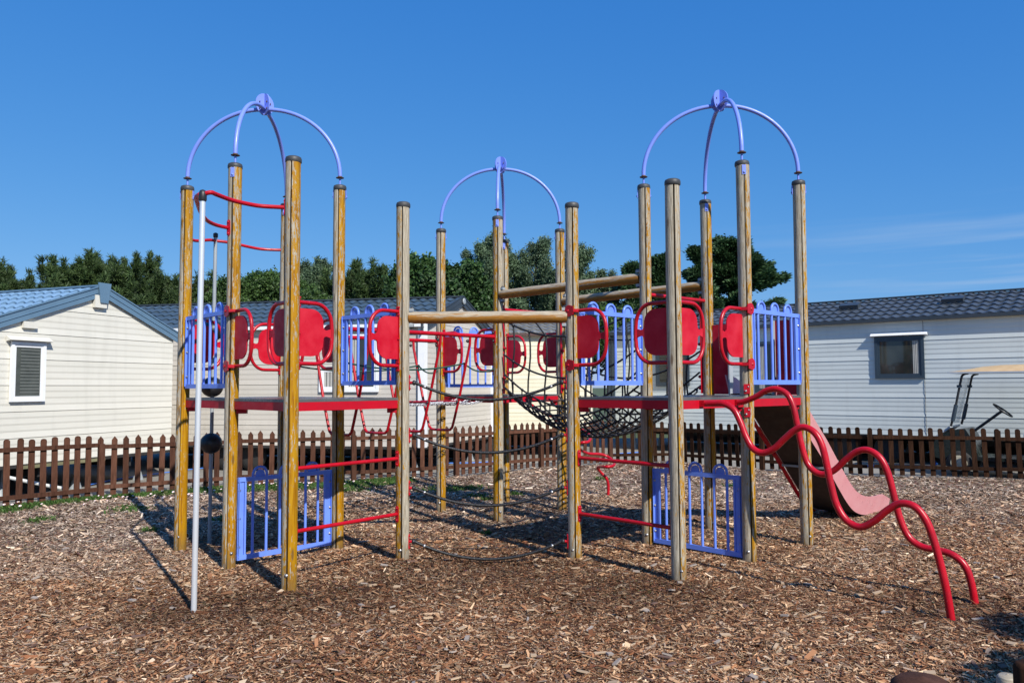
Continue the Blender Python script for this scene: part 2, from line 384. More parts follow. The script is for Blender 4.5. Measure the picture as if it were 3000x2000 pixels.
M['tarmac'] = tarmac_mat()
def field_mat():
    m = MT('rough_grass_ground', (.06, .09, .03), .95); v = m.vec(); n = m.noise(v, 3, 6)
    m.col(m.ramp(n, [(.3, (.035, .05, .02)), (.7, (.09, .12, .04))])); return m.m
M['field'] = field_mat()

def sheet(name, xs, ys, fn, mat, clip=None):
    X, Y = np.meshgrid(xs, ys); Z = fn(X, Y); n, k = X.shape
    vs = np.stack([X.ravel(), Y.ravel(), Z.ravel()], 1); fs = []
    for j in range(n-1):
        for i in range(k-1):
            if clip is None or clip((xs[i]+xs[i+1])/2, (ys[j]+ys[j+1])/2): fs.append((j*k+i, j*k+i+1, (j+1)*k+i+1, (j+1)*k+i))
    me = bpy.data.meshes.new(name); me.from_pydata(vs.tolist(), [], fs); me.materials.append(mat)
    me.polygons.foreach_set('use_smooth', [True]*len(fs)); me.update()
    o = bpy.data.objects.new(name, me); COL.objects.link(o); tag(o, kind='structure'); return o
sheet('ground', np.linspace(-900, 900, 13), np.linspace(-600, 1200, 13), lambda X, Y: X*0-.16, M['field'])
sheet('tarmac', np.linspace(-30, 30, 121), np.linspace(8, 26, 73), lambda X, Y: np.where(Y > fence_y(X)+.02, -.03, -.12), M['tarmac'])
# chip bed is a sheet whose far rim follows the fence line
def bed():
    xs = np.linspace(-9.5, 11, 130); ts = np.linspace(0, 1, 110); V = []; Fc = []
    for t in ts:
        for x in xs:
            y = -3+(fence_y(x)+.03+3)*t; V.append((x, y, float(gh(x, y)) if t < 1 else -.02))
    k = len(xs)
    for j in range(len(ts)-1):
        for i in range(k-1): Fc.append((j*k+i, j*k+i+1, (j+1)*k+i+1, (j+1)*k+i))
    me = bpy.data.meshes.new('bark_bed'); me.from_pydata(V, [], Fc); me.materials.append(M['bed']); me.polygons.foreach_set('use_smooth', [True]*len(Fc))
    o = bpy.data.objects.new('chip_bed', me); COL.objects.link(o); tag(o, kind='structure')
bed()

def lownoise(x, y, s, ph):
    return (np.sin(x*s+ph)+np.sin(y*s*1.3+ph*2.1)+np.sin((x+y)*s*.7+ph*.7)+np.sin((x*.6-y)*s*1.9+ph*3.3))/4
def chips():
    P = []
    def area(n, y0, y1, spread, lo=0.):
        y = RNG.uniform(y0, y1, n); x = RNG.uniform(-1, 1, n)*(.70*np.maximum(y, 3)+spread)
        k = (y < fence_y(x)-.05) & (x > -9) & (x < 10.5); return x[k], y[k]
    xa, ya = area(15000, 2.4, 4.0, .6); x0, y0 = area(380000, 4.0, 8.2, .5); x1, y1 = area(200000, 8.2, 12.5, .5); x2, y2 = area(80000, 12.5, 17.6, .5)
    x = np.concatenate([xa, x0, x1, x2]); y = np.concatenate([ya, y0, y1, y2]); n = len(x)
    far = np.clip((y-7)/8, 0, 1)
    ln = RNG.lognormal(-.08, .42, n)*.0138*(1+.85*far); big = RNG.random(n) < .035; ln[big] *= 1.7
    wd = ln*RNG.uniform(.13, .42, n); ln = np.minimum(ln, .055)
    yaw = RNG.uniform(0, 2*np.pi, n); pitch = RNG.normal(0, .18, n); roll = RNG.normal(0, .36, n)
    cy, sy = np.cos(yaw), np.sin(yaw)
    ax = np.stack([cy*np.cos(pitch), sy*np.cos(pitch), np.sin(pitch)], 1)
    ay = np.stack([-sy*np.cos(roll), cy*np.cos(roll), np.sin(roll)], 1)
    z = gh(x, y)+RNG.uniform(.002, .018, n)+np.abs(np.sin(pitch))*ln*.6
    c = np.stack([x, y, z], 1); L = ax*ln[:, None]; W = ay*wd[:, None]
    t1 = RNG.uniform(.35, 1, n)[:, None]; t2 = RNG.uniform(.3, 1, n)[:, None]; sk = RNG.uniform(-.35, .35, n)[:, None]
    V = np.stack([c-L-W*t1, c+L*(1+sk)-W*t2, c+L+W*t2, c-L*(1+sk)+W*t1], 1)
    # wood colours: sawn pale, mid brown, bark red-brown, dark; weathered grey towards the sunny back and left of the bed
    pal = np.array([(.60, .40, .235), (.48, .275, .145), (.32, .150, .072), (.20, .080, .035), (.08, .036, .020), (.36, .255, .18), (.74, .56, .38)])
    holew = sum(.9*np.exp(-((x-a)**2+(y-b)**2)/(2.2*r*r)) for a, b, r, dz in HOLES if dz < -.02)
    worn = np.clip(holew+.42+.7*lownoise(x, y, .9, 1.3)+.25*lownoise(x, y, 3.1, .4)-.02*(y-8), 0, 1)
    bl = np.clip((y-8.0)/5.0+.35*lownoise(x, y, 1.7, 2.2)+np.clip((-x-2.2)/4, 0, .6)*(y > 7), 0, 1)
    pr = np.array([.20, .24, .20, .11, .07, .12, .06]); pw = np.array([.10, .19, .27, .24, .12, .06, .02]); pb = np.array([.24, .18, .07, .05, .07, .27, .12])
    pp = pr[None]*(1-worn[:, None])+pw[None]*worn[:, None]; pp = pp*(1-bl[:, None])+pb[None]*bl[:, None]; pp /= pp.sum(1, keepdims=True)
    idx = (np.cumsum(pp, 1) < RNG.random(n)[:, None]).sum(1).clip(0, 6); col = pal[idx]
    gy = col.mean(1, keepdims=True)*1.02; col = col*(1-.35*bl[:, None])+gy*np.array([[1.06, 1., .93]])*.35*bl[:, None]
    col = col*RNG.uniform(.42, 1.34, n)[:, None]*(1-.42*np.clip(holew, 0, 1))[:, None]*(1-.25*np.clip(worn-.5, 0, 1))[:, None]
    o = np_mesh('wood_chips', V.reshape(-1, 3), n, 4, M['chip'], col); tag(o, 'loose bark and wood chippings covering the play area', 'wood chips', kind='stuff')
    # solid larger splinters lying on top
    mb = MB(); 
    for i in range(420):
        y = random.uniform(3.8, 11); x = random.uniform(-.68, .68)*y; a = random.uniform(0, 6.28); l = random.uniform(.018, .042)*(1.9 if random.random() < .06 else 1); wdt = random.uniform(.006, .018)
        d = Vector((math.cos(a), math.sin(a), random.uniform(-.15, .25))).normalized(); sd = Vector((-math.sin(a), math.cos(a), random.uniform(-.3, .3))).normalized(); up = d.cross(sd)
        mb.obox((x, y, float(gh(x, y))+.022), d*l, sd*wdt, up*random.uniform(.003, .007), random.choice((0, 0, 1, 2)))
    sp = [MT('pale_splinter', (.42, .30, .19), .8).m, MT('grey_splinter', (.30, .25, .21), .85).m, MT('bark_piece', (.15, .085, .06), .9).m]
    o = mb.build('wood_splinters', sp); tag(o, 'longer pale splinters scattered over the bark chips', 'wood chips', kind='stuff')
chips()

# ------------------------------------------------------------------ climbing frame
P = dict(P1=(-3.433, 8.302), P2=(-2.636, 7.468), P3=(-1.838, 6.60), P4=(-1.817, 8.303), P6=(-1.046, 7.586), P5=(-2.62, 9.13),
         Q6=(.583, 7.570), Q1=(1.378, 6.70), Q2=(2.197, 7.451), Q3=(2.998, 8.182), Q4=(1.405, 8.319), Q5=(2.231, 9.031),
         R1=(-.953, 10.629), R2=(-.175, 9.854), R3=(-.107, 11.455), R4=(.655, 10.676))
HTS = dict(P3=3.58, P6=3.42, Q6=3.405, Q1=3.40)
DZ = 1.545
root = empty('climbing_frame', (0, 8.6, 0), 'large wooden climbing frame with red panels, blue arches and pink slide on bark chippings', 'climbing frame')
def V3(k, z): return Vector((*P[k], z))
def bolt_on(mb, p, d, r=.011, cut=True):
    mb.lathe(Vector(p)-Vector(d)*.002, [(r*1.5, 0), (r*1.5, .003), (r, .0035), (r*.9, .009), (r*.4, .011)], 10, axis=d)
POSTCFG = dict(P1=(1, .12), P2=(1, .0), P3=(1, .06), P4=(1, .0), P5=(1, .1), P6=(-1, -.12), Q6=(1, -.10), Q1=(1, -.24), Q2=(1, -.10), Q3=(1, -.10), Q4=(1, -.06), Q5=(1, .05), R1=(1, .0), R2=(-1, .04), R3=(1, -.05), R4=(1, .02))
def make_post(k, i):
    x, y = P[k]; top = HTS.get(k, 3.773)-.035; r = .0625; sd, bi = POSTCFG[k]
    angs = sorted([2*math.pi*q/36 for q in range(36) if abs(2*math.pi*q/36-1.5*math.pi) > .12]+[1.5*math.pi+e for e in (-.10, -.085, .085, .10)]); n = len(angs)
    mb = MB(); zs = [-.15]+[j*.25 for j in range(int(top/.25)+1)]+[top]
    ph = random.uniform(0, 6); vs = []
    for z in zs:
        bx = .004*math.sin(z*.9+ph); by = .004*math.cos(z*1.1+ph); rr = r*(1+.012*math.sin(z*2.3+ph))
        for q in range(n):
            a = angs[q]; rad = rr
            if abs(a-1.5*math.pi) < .09: rad = rr-.018
            vs.append((x+bx+rad*math.cos(a), y+by+rad*math.sin(a), z))
    m = len(zs); mb.add(vs, [(j*n+q, j*n+(q+1) % n, (j+1)*n+(q+1) % n, (j+1)*n+q) for j in range(m-1) for q in range(n)], True)
    o = mb.build('post', post_mat('pine_post_%s' % 'abcdefghijklmnop'[i], sd, bi, i*1.37), root, (x, y, 0))
    c = MB(); c.lathe((x, y, top-.012), [(r+.002, 0), (r+.006, .006), (r+.006, .03), (r+.001, .046), (r*.8, .053), (r*.4, .057), (.001, .058)], 28); c.build('post_cap', M['cap'], o)
    b = MB(); d = Vector((.15 if x < 0 else -.25, -1, 0)).normalized()
    d = (Vector((-x*.10, -y*.10, 0))).normalized(); d = (d+Vector((.45 if i % 2 else -.3, 0, 0))).normalized()
    bolt_on(b, Vector((x, y, .12))+d*r, d, .010); b.build('bolt', M['bolt'], o)
    return o
posts = {}
for i, k in enumerate(P): posts[k] = make_post(k, i)

# domes ------------------------------------------------------------
def dome(keys):
    c = sum((Vector((*P[k], 0)) for k in keys), Vector((0, 0, 0)))/4; zh = 4.60
    hub = MB()
    for ang in (0, 90):
        a = math.atan2(P[keys[0]][1]-c.y, P[keys[0]][0]-c.x)+R(45+ang)
        u = Vector((math.cos(a), math.sin(a), 0)); nn = Vector((-u.y, u.x, 0))
        out = [Vector((c.x, c.y, 4.655))+u*.105*math.cos(t*2*math.pi/28)+Vector((0, 0, .115*math.sin(t*2*math.pi/28))) for t in range(28)]
        hub.slab(out, nn, .010+.002*(ang > 0))
    ho = hub.build('arch_hub', M['blue2'], root)
    bb = MB()
    for k in keys:
        d = (Vector((*P[k], 0))-c).normalized()
        for z in (4.67, 4.60):
            for s in (-1, 1):
                sd = Vector((-d.y, d.x, 0)); bolt_on(bb, Vector((c.x, c.y, z))+d*.035+sd*.045*s, d, .008)
    bb.build('bolt', M['rust'], ho)
    for k in keys:
        p = Vector((*P[k], 0)); d = p-c; L = d.length; d.normalize()
        mb = MB(); pts = []
        for t in range(25):
            a = t/24*math.pi/2; pts.append(c+d*(.03+(L-.03)*math.cos(a))+Vector((0, 0, 3.872+(zh-3.872)*math.sin(a))))
        mb.tube(pts, .0215, 20); ar = mb.build('arch_rib', M['blue2'], root)
        cl = MB(); cl.tube([p+Vector((0, 0, 3.76)), p+Vector((0, 0, 3.875))], .0105, 10); cl.build('threaded_rod', M['blue2'], ar)
        cl = MB(); cl.lathe(p+Vector((0, 0, 3.853)), [(.030, 0), (.042, .004), (.042, .009), (.024, .012), (.022, .024)], 18); cl.build('collar', M['rust'], ar)
        # strap that folds over the post head
        tb = MB()
        for s in (1, -1):
            q = p+d*s*.067; tb.obox(q+Vector((0, 0, 3.68)), d*.003, Vector((-d.y, d.x, 0))*.018, (0, 0, .045)); bolt_on(tb, q+d*s*.003+Vector((0, 0, 3.655)), d*s, .009); tb.cut()
        tb.build_split('strap', M['blue2'], ar)
dome(('P1', 'P2', 'P4', 'P5')); dome(('R1', 'R2', 'R4', 'R3')); dome(('Q3', 'Q2', 'Q4', 'Q5'))

# decks ------------------------------------------------------------
def deck(ks):
    pts = [Vector((*P[k], 0)) for k in ks]; c = sum(pts, Vector((0, 0, 0)))/len(pts)
    mb = MB(); mb.slab([p+Vector((0, 0, DZ-.012)) for p in pts], (0, 0, 1), .024); o = mb.build('deck_board', M['deck'], root)
    fa = MB(); n = len(pts)
    for i in range(n):
        a, b = pts[i], pts[(i+1) % n]; d = (b-a).normalized(); nn = Vector((-d.y, d.x, 0))
        if nn.dot((a+b)/2-c) < 0: nn = -nn
        fa.bar(a+Vector((0, 0, 1.483))-nn*.012, b+Vector((0, 0, 1.483))-nn*.012, .022, .074)
    fa.build('deck_edge', M['maroon'], o)
    br = MB()
    for p in pts:
        d = (c-p).normalized(); br.obox(p+d*.10+Vector((0, 0, 1.425)), d*.045, Vector((-d.y, d.x, 0))*.03, (0, 0, .022)); br.cut()
    br.build_split('bracket', M['maroon'], o)
    return o
deck(('P1', 'P2', 'P4', 'P5')); deck(('P2', 'P3', 'P6', 'P4')); deck(('R1', 'R2', 'R4', 'R3')); deck(('Q2', 'Q3', 'Q5', 'Q4')); deck(('Q6', 'Q1', 'Q2', 'Q4'))

# barriers ---------------------------------------------------------
def barrier(a, b, z0, z1, label=None, loop=.105, rust=False):
    A = V3(a, 0); B = V3(b, 0); d = (B-A).normalized(); L = (B-A).length; nn = Vector((-d.y, d.x, 0)); Z = Vector((0, 0, 1))
    s0, s1 = .075, L-.075; fr = MB()
    fr.bar(A+d*s0+Z*(z0+.022), A+d*s1+Z*(z0+.022), .030, .044); fr.bar(A+d*s0+Z*(z1-.020), A+d*s1+Z*(z1-.020), .032, .040)
    for s in (s0+.032, s1-.032): fr.bar(A+d*s+Z*(z0+.044), A+d*s+Z*(z1-.040), .060, .010, up=nn)
    for s in (s0+.010, s1-.010): fr.bar(A+d*s+Z*(z0+.02), A+d*s+Z*(z1-.01), .006, .05, up=nn)
    for s in (s0+.075, s1-.075): fr.bar(A+d*s+Z*(z0+.044), A+d*s+Z*(z1-.040), .018, .024, up=nn)
    o = fr.build('barrier', M['blue'], root)
    if label: o['label'] = label
    inner0, inner1 = s0+.085, s1-.085; st = (inner1-inner0)/6
    xs = [inner0+st*(i+.5) for i in range(6)]
    for k in range(3):
        x0, x1 = xs[2*k], xs[2*k+1]; cx = (x0+x1)/2; r = (x1-x0)/2; lb = MB()
        top = [A+d*(cx+r*math.cos(t))+Z*(z1-.008+max(0, (loop-r))*.5+r*math.sin(t)) for t in [math.pi*(1-j/12) for j in range(13)]]
        lb.tube([A+d*x0+Z*(z0+.03)]+top+[A+d*x1+Z*(z0+.03)], .0135, 10); l = lb.build('loop_bar', M['blue'], o)
        ds = MB(); zc = z1-.008+max(0, (loop-r))*.5
        ds.slab([A+d*(cx+(r-.022)*math.cos(t))+Z*(zc+(r-.022)*math.sin(t)) for t in [math.pi*j/12 for j in range(13)]]+[A+d*(cx-r+.022)+Z*(z1-.01), A+d*(cx+r-.022)+Z*(z1-.01)], nn, .006)
        ds.build('loop_plate', M['blue'], o)
    bt = MB()
    for z in (z0+.12, (z0+z1)/2, z1-.12):
        for s, sg in ((s0+.018, -1), (s1-.018, -1)):
            q = A+d*s+Z*z; fn = nn if (nn.dot(-q) > 0) else -nn; bolt_on(bt, q+fn*.008, fn, .009)
    bt.build('bolt', M['bolt'], o); return o
barrier('P2', 'P1', 1.64, 2.385); barrier('P4', 'P6', 1.665, 2.385); barrier('R1', 'R3', 1.64, 2.385); barrier('Q3', 'Q2', 1.655, 2.375); barrier('Q6', 'Q4', 1.655, 2.385)
barrier('P2', 'P4', .035, .80, 'lower blue rail panel near the ground', .12); barrier('Q4', 'Q2', .045, .80, 'lower blue rail panel near the ground', .12)

# hand-hold panels ---------------------------------------------------
def handle(a, b, mount='strip'):
    A = V3(a, 0); B = V3(b, 0); d = (B-A).normalized(); nn = Vector((-d.y, d.x, 0)); Z = Vector((0, 0, 1)); E = d*.062
    zt, zb, w_ = 2.362, 1.845, .415; rc = .17; pts = []
    o0 = A
    pts.append(o0+d*.06+Z*zt); pts.append(o0+d*(w_-rc)+Z*zt)
    for j in range(1, 9): t = j/8*math.pi/2; pts.append(o0+d*(w_-rc+rc*math.sin(t))+Z*(zt-rc*(1-math.cos(t))*1.05))
    for j in range(1, 4): pts.append(o0+d*(w_+.004)+Z*(zt-rc*1.05+(zb-zt+2.1*rc)*j/4))
    for j in range(0, 9): t = j/8*math.pi/2; pts.append(o0+d*(w_-rc+rc*math.cos(t))+Z*(zb+rc*1.05-rc*1.05*math.sin(t)))
    pts.append(o0+d*.06+Z*zb)
    mb = MB(); mb.tube(pts, .0175, 12); h = mb.build('grab_loop', M['red'], root)
    pn = MB(); x0, x1, y0, y1 = .055, .322, 1.908, 2.312; rc2 = .125; out = [(x0, y0)]
    for j in range(9): t = j/8*math.pi/2; out.append((x1-rc2+rc2*math.sin(t), y0+rc2*(1-math.cos(t))*.9))
    ym = (y0+y1)/2
    out += [(x1+.004, ym-.045), (x1+.016, ym-.030), (x1+.038, ym-.026), (w_-.008, ym-.040), (w_-.008, ym+.040), (x1+.038, ym+.026), (x1+.016, ym+.030), (x1+.004, ym+.045)]
    for j in range(9): t = j/8*math.pi/2; out.append((x1-rc2+rc2*math.cos(t), y1-rc2*(1-math.sin(t))*.9))
    out.append((x0, y1))
    pn.slab([o0+d*u+Z*v for u, v in out], nn, .012); pn.build('panel', M['red_panel'], h)
    mt = MB()
    if mount == 'strip':
        mt.bar(o0+d*.066+Z*1.795, o0+d*.066+Z*2.41, .042, .007, up=d)
        for z in (1.80, 1.875, 2.10, 2.33, 2.40):
            fn = nn if nn.dot(-o0) > 0 else -nn
            bolt_on(mt, o0+d*.070+Z*z+fn*.018, (fn+d*.6).normalized(), .007)
        mt.build('mounting_strip', M['red'], h)
    else:
        fn = nn if nn.dot(-o0) > 0 else -nn
        for z in (zt, zb):
            cc = o0+fn*.066+d*.012+Z*z; mt.slab([cc+d*(-.055*math.cos(t)-.0)+Z*.055*math.sin(t) for t in [(-math.pi/2+j/14*math.pi) for j in range(15)]]+[cc+d*.055+Z*.04, cc+d*.055-Z*.04], fn, .008)
            mt.bar(cc+d*.045, o0+d*.08+Z*z, .03, .03)
            bolt_on(mt, cc-d*.012+Z*.0+fn*.004, fn, .009); mt.cut()
        mt.build_split('mounting_plate', M['red'], h)
for a, b, mnt in (('P2', 'P3', 'd'), ('P3', 'P2', 's'), ('P3', 'P6', 's'), ('P6', 'P3', 'strip'), ('P5', 'P1', 'strip'), ('P1', 'P5', 'strip'), ('P5', 'P4', 'strip'), ('P4', 'P5', 'strip'),
                  ('R1', 'R2', 'strip'), ('R2', 'R1', 'strip'), ('R3', 'R4', 'strip'), ('R4', 'R3', 'strip'), ('Q6', 'Q1', 'd'), ('Q1', 'Q6', 'strip'), ('Q1', 'Q2', 'strip'), ('Q2', 'Q1', 'd')):
    handle(a, b, 'plate' if mnt == 'd' else 'strip')

# ladder rungs and rope rungs ----------------------------------------
def end_plate(mb, p, d, zc=.0):
    """red oval plate on a post with a stub towards d"""
    p = Vector(p); d = Vector(d).normalized(); sd = Vector((-d.y, d.x, 0))
    out = [p+d*.066+sd*.022*math.cos(t)+Vector((0, 0, .055*(1 if math.sin(t) > 0 else -1)+.022*math.sin(t))) for t in [j/16*2*math.pi for j in range(16)]]
    mb.slab(out, d, .007)
    for s in (-1, 1): bolt_on(mb, p+d*.07+Vector((0, 0, s*.055)), d, .008)
def rung(a, b, z):
    A = V3(a, z); B = V3(b, z); d = (B-A).normalized(); mb = MB(); mb.tube([A+d*.06, B-d*.06], .0175, 12); o = mb.build('rung', M['red'], root)
    for p, q in ((A, d), (B, -d)):
        e = MB(); end_plate(e, p, q); e.build('end_plate', M['red'], o)
for z in (.972, .455): rung('P3', 'P6', z); rung('Q6', 'Q1', z)
for z in (.19, .69, 1.185, 1.685):
    A = V3('P6', z); B = V3('Q6', z); d = (B-A).normalized()
    mb = MB(); mb.tube(catenary(A+d*.12, B-d*.12, .165, 30), .0140, 10); o = mb.build('rope_rung', M['rope'], root)
    for p, q in ((A, d), (B, -d)):
        e = MB(); end_plate(e, p, q); e.tube([p+q*.06, p+q*.105], .014, 10); e.build('end_plate', M['red'], o)
        e = MB(); e.lathe(p+q*.092, [(.012, 0), (.024, .008), (.026, .02), (.018, .034), (.008, .038)], 14, axis=q); e.build('knob', M['black'], o)
        fr_ = catenary(A+d*.12, B-d*.12, .165, 30); k = 2 if q.dot(d) > 0 else 28
        e = MB(); e.lathe(fr_[k]-q*.012, [(.013, 0), (.0165, .004), (.0165, .018), (.013, .022)], 12, axis=q); e.build('ferrule', M['bolt'], o)

# log beams -----------------------------------------------------------
def log(a, b, z, r=.0585):
    A = V3(a, z); B = V3(b, z); d = (B-A).normalized(); A2 = A+d*.058; B2 = B-d*.058; c = (A2+B2)/2
    mb = MB(); L = (B2-A2).length; nseg = 14
    pts = [A2+(B2-A2)*i/nseg for i in range(nseg+1)]; rr = [r*(1+.02*math.sin(i*1.3+z)) for i in range(nseg+1)]
    ext = [pts[0]]+[pts[0]+d*.055]+pts[1:-1]+[pts[-1]-d*.055]+[pts[-1]]; re = [r*.86]+[r]+rr[1:-1]+[r]+[r*.86]
    mb.tube(ext, re, 22); o = mb.build('log_beam', M['log'], root, c)
    for p, q in ((A, d), (B, -d)):
        e = MB()
        for s in (-1, 1):
            e.obox(p+q*.075+Vector((0, 0, s*.075)), q*.03, Vector((-q.y, q.x, 0))*.02, (0, 0, .014)); e.cut()
        e.build_split('bracket', M['galv'], o); e = MB()
        for s in (-1, 1): e.lathe(p+q*.082+Vector((0, 0, s*.078)), [(.012, 0), (.018, .006), (.018, .02), (.008, .028)], 12, axis=(q*.5+Vector((0, 0, s))).normalized()).cut()
        e.build_split('knob', M['black'], o)
log('P6', 'Q6', 2.308); log('R2', 'Q4', 2.786, .056); log('R4', 'Q5', 2.79, .056)

# swinging bridge A-B ---------------------------------------------------
def bridge():
    A0, A1 = V3('P4', 2.262), V3('R2', 2.262); B0, B1 = V3('P5', 2.255), V3('R1', 2.255); Z = Vector((0, 0, 1)); rails = []
    for a, b in ((A0, A1), (B0, B1)):
        d = (b-a).normalized(); mb = MB(); mb.tube([a+d*.06, b-d*.06], .024, 14); o = mb.build('bridge_rail', M['red'], root)
        for p, q in ((a, d), (b, -d)):
            e = MB(); e.obox(p+q*.068, q*.004, Vector((-q.y, q.x, 0))*.03, Z*.075); e.build('end_plate', M['red'], o)
            e = MB()
            for s in (-1, 1): e.lathe(p+q*.07+Z*s*.052, [(.014, 0), (.017, .01), (.008, .022)], 12, axis=q).cut()
            e.build_split('knob', M['black'], o)
        rails.append(o)
    hang = []
    for t in (.17, .38, .60, .80):
        n0 = A0.lerp(A1, t); f0 = B0.lerp(B1, t); sw = (n0-f0).normalized(); al = (A1-A0).normalized()
        zb = 1.125; nl = n0.copy(); nl.z = zb; fl = f0.copy(); fl.z = zb; q = (n0-f0)
        cn = (n0+f0)/2; W = q.length/2
        def pt(u, z): return Vector((cn.x, cn.y, 0))+sw*u*W+Z*z
        path = [pt(1, 2.24), pt(.985, 2.15), pt(.66, 1.55), pt(.43, 1.19), pt(.36, 1.135), pt(.26, 1.115), pt(-.26, 1.115), pt(-.36, 1.135), pt(-.43, 1.19), pt(-.66, 1.55), pt(-.985, 2.15), pt(-1, 2.24)]
        sm = smooth_path(path[2:10], 4); full = [path[0], path[1]]+sm+[path[10], path[11]]
        mb = MB(); mb.tube(full, .0165, 10); h = mb.build('bridge_hanger', M['red'], root)
        mb = MB(); mb.tube([pt(.61, 1.465), pt(-.61, 1.465)], .016, 10); mb.build('tread_bar', M['red'], h)
        kb = MB()
        for u in (1, -1):
            kb.lathe(pt(u, 2.19)-al*.03, [(.016, 0), (.021, .008), (.018, .02), (.01, .03)], 12, axis=-al).cut(); kb.lathe(pt(.63*u, 1.465)-al*.02, [(.014, 0), (.018, .008), (.008, .02)], 12, axis=-al).cut()
        kb.build_split('knob', M['black'], h); hang.append((pt, al, (n0, f0)))
    # chains: five strands between treads and to the decks
    def link_chain(a, b, sag, name='chain'):
        n = max(3, int((b-a).length/.034)); c = catenary(a, b, sag, n); mb = MB()
        for i in range(n):
            p, q = c[i], c[i+1]; d = (q-p).normalized(); m_ = (p+q)/2; s1 = d.orthogonal().normalized(); s2 = d.cross(s1)
            s = (s1*math.cos(i*1.57+.4)+s2*math.sin(i*1.57+.4)); ring = [m_+d*.0245*math.cos(k/10*6.2832)+s*.0135*math.sin(k/10*6.2832) for k in range(10)]
            mb.tube(ring, .0046, 5, closed=True)
        mb.build(name, M['chain'], root)
    ends0 = lambda u: (V3('P4', 1.49)+V3('P5', 1.49))/2+(V3('P4', 0)-V3('P5', 0))*.5*u*.62
    ends1 = lambda u: (V3('R2', 1.49)+V3('R1', 1.49))/2+(V3('R2', 0)-V3('R1', 0))*.5*u*.62
    rows = [lambda u: ends0(u)]+[(lambda u, pt=pt: pt(u*.6, 1.455)) for pt, _, _ in hang]+[lambda u: ends1(u)]
    us = (-.95, -.57, -.19, .19, .57, .95)
    for k in range(5):
        for i, u in enumerate(us):
            link_chain(rows[k](u), rows[k+1](us[(i+1) % 6] if (i+k) % 2 == 0 and i < 5 else u), .035)
    # green hand ropes looping between hangers
    for sgn, st, en in ((1, V3('P4', 1.92), V3('R2', 1.90)), (-1, V3('P5', 1.92), V3('R1', 1.90))):
        pts = [st]+[pt(.80*sgn, 1.925) for pt, _, _ in hang]+[en]; mb = MB(); path = []
        for i in range(5):
            c = catenary(pts[i], pts[i+1], .085, 12); path += c[:-1]
        path.append(pts[-1]); mb.tube(path, .0095, 8); o = mb.build('hand_rope', M['green'], root)
        kb = MB()
        for p in pts: kb.lathe(p-Vector((0, 0, .012)), [(.012, 0), (.016, .012), (.012, .024)], 10).cut()
        kb.build_split('knob', M['black'], o)
bridge()

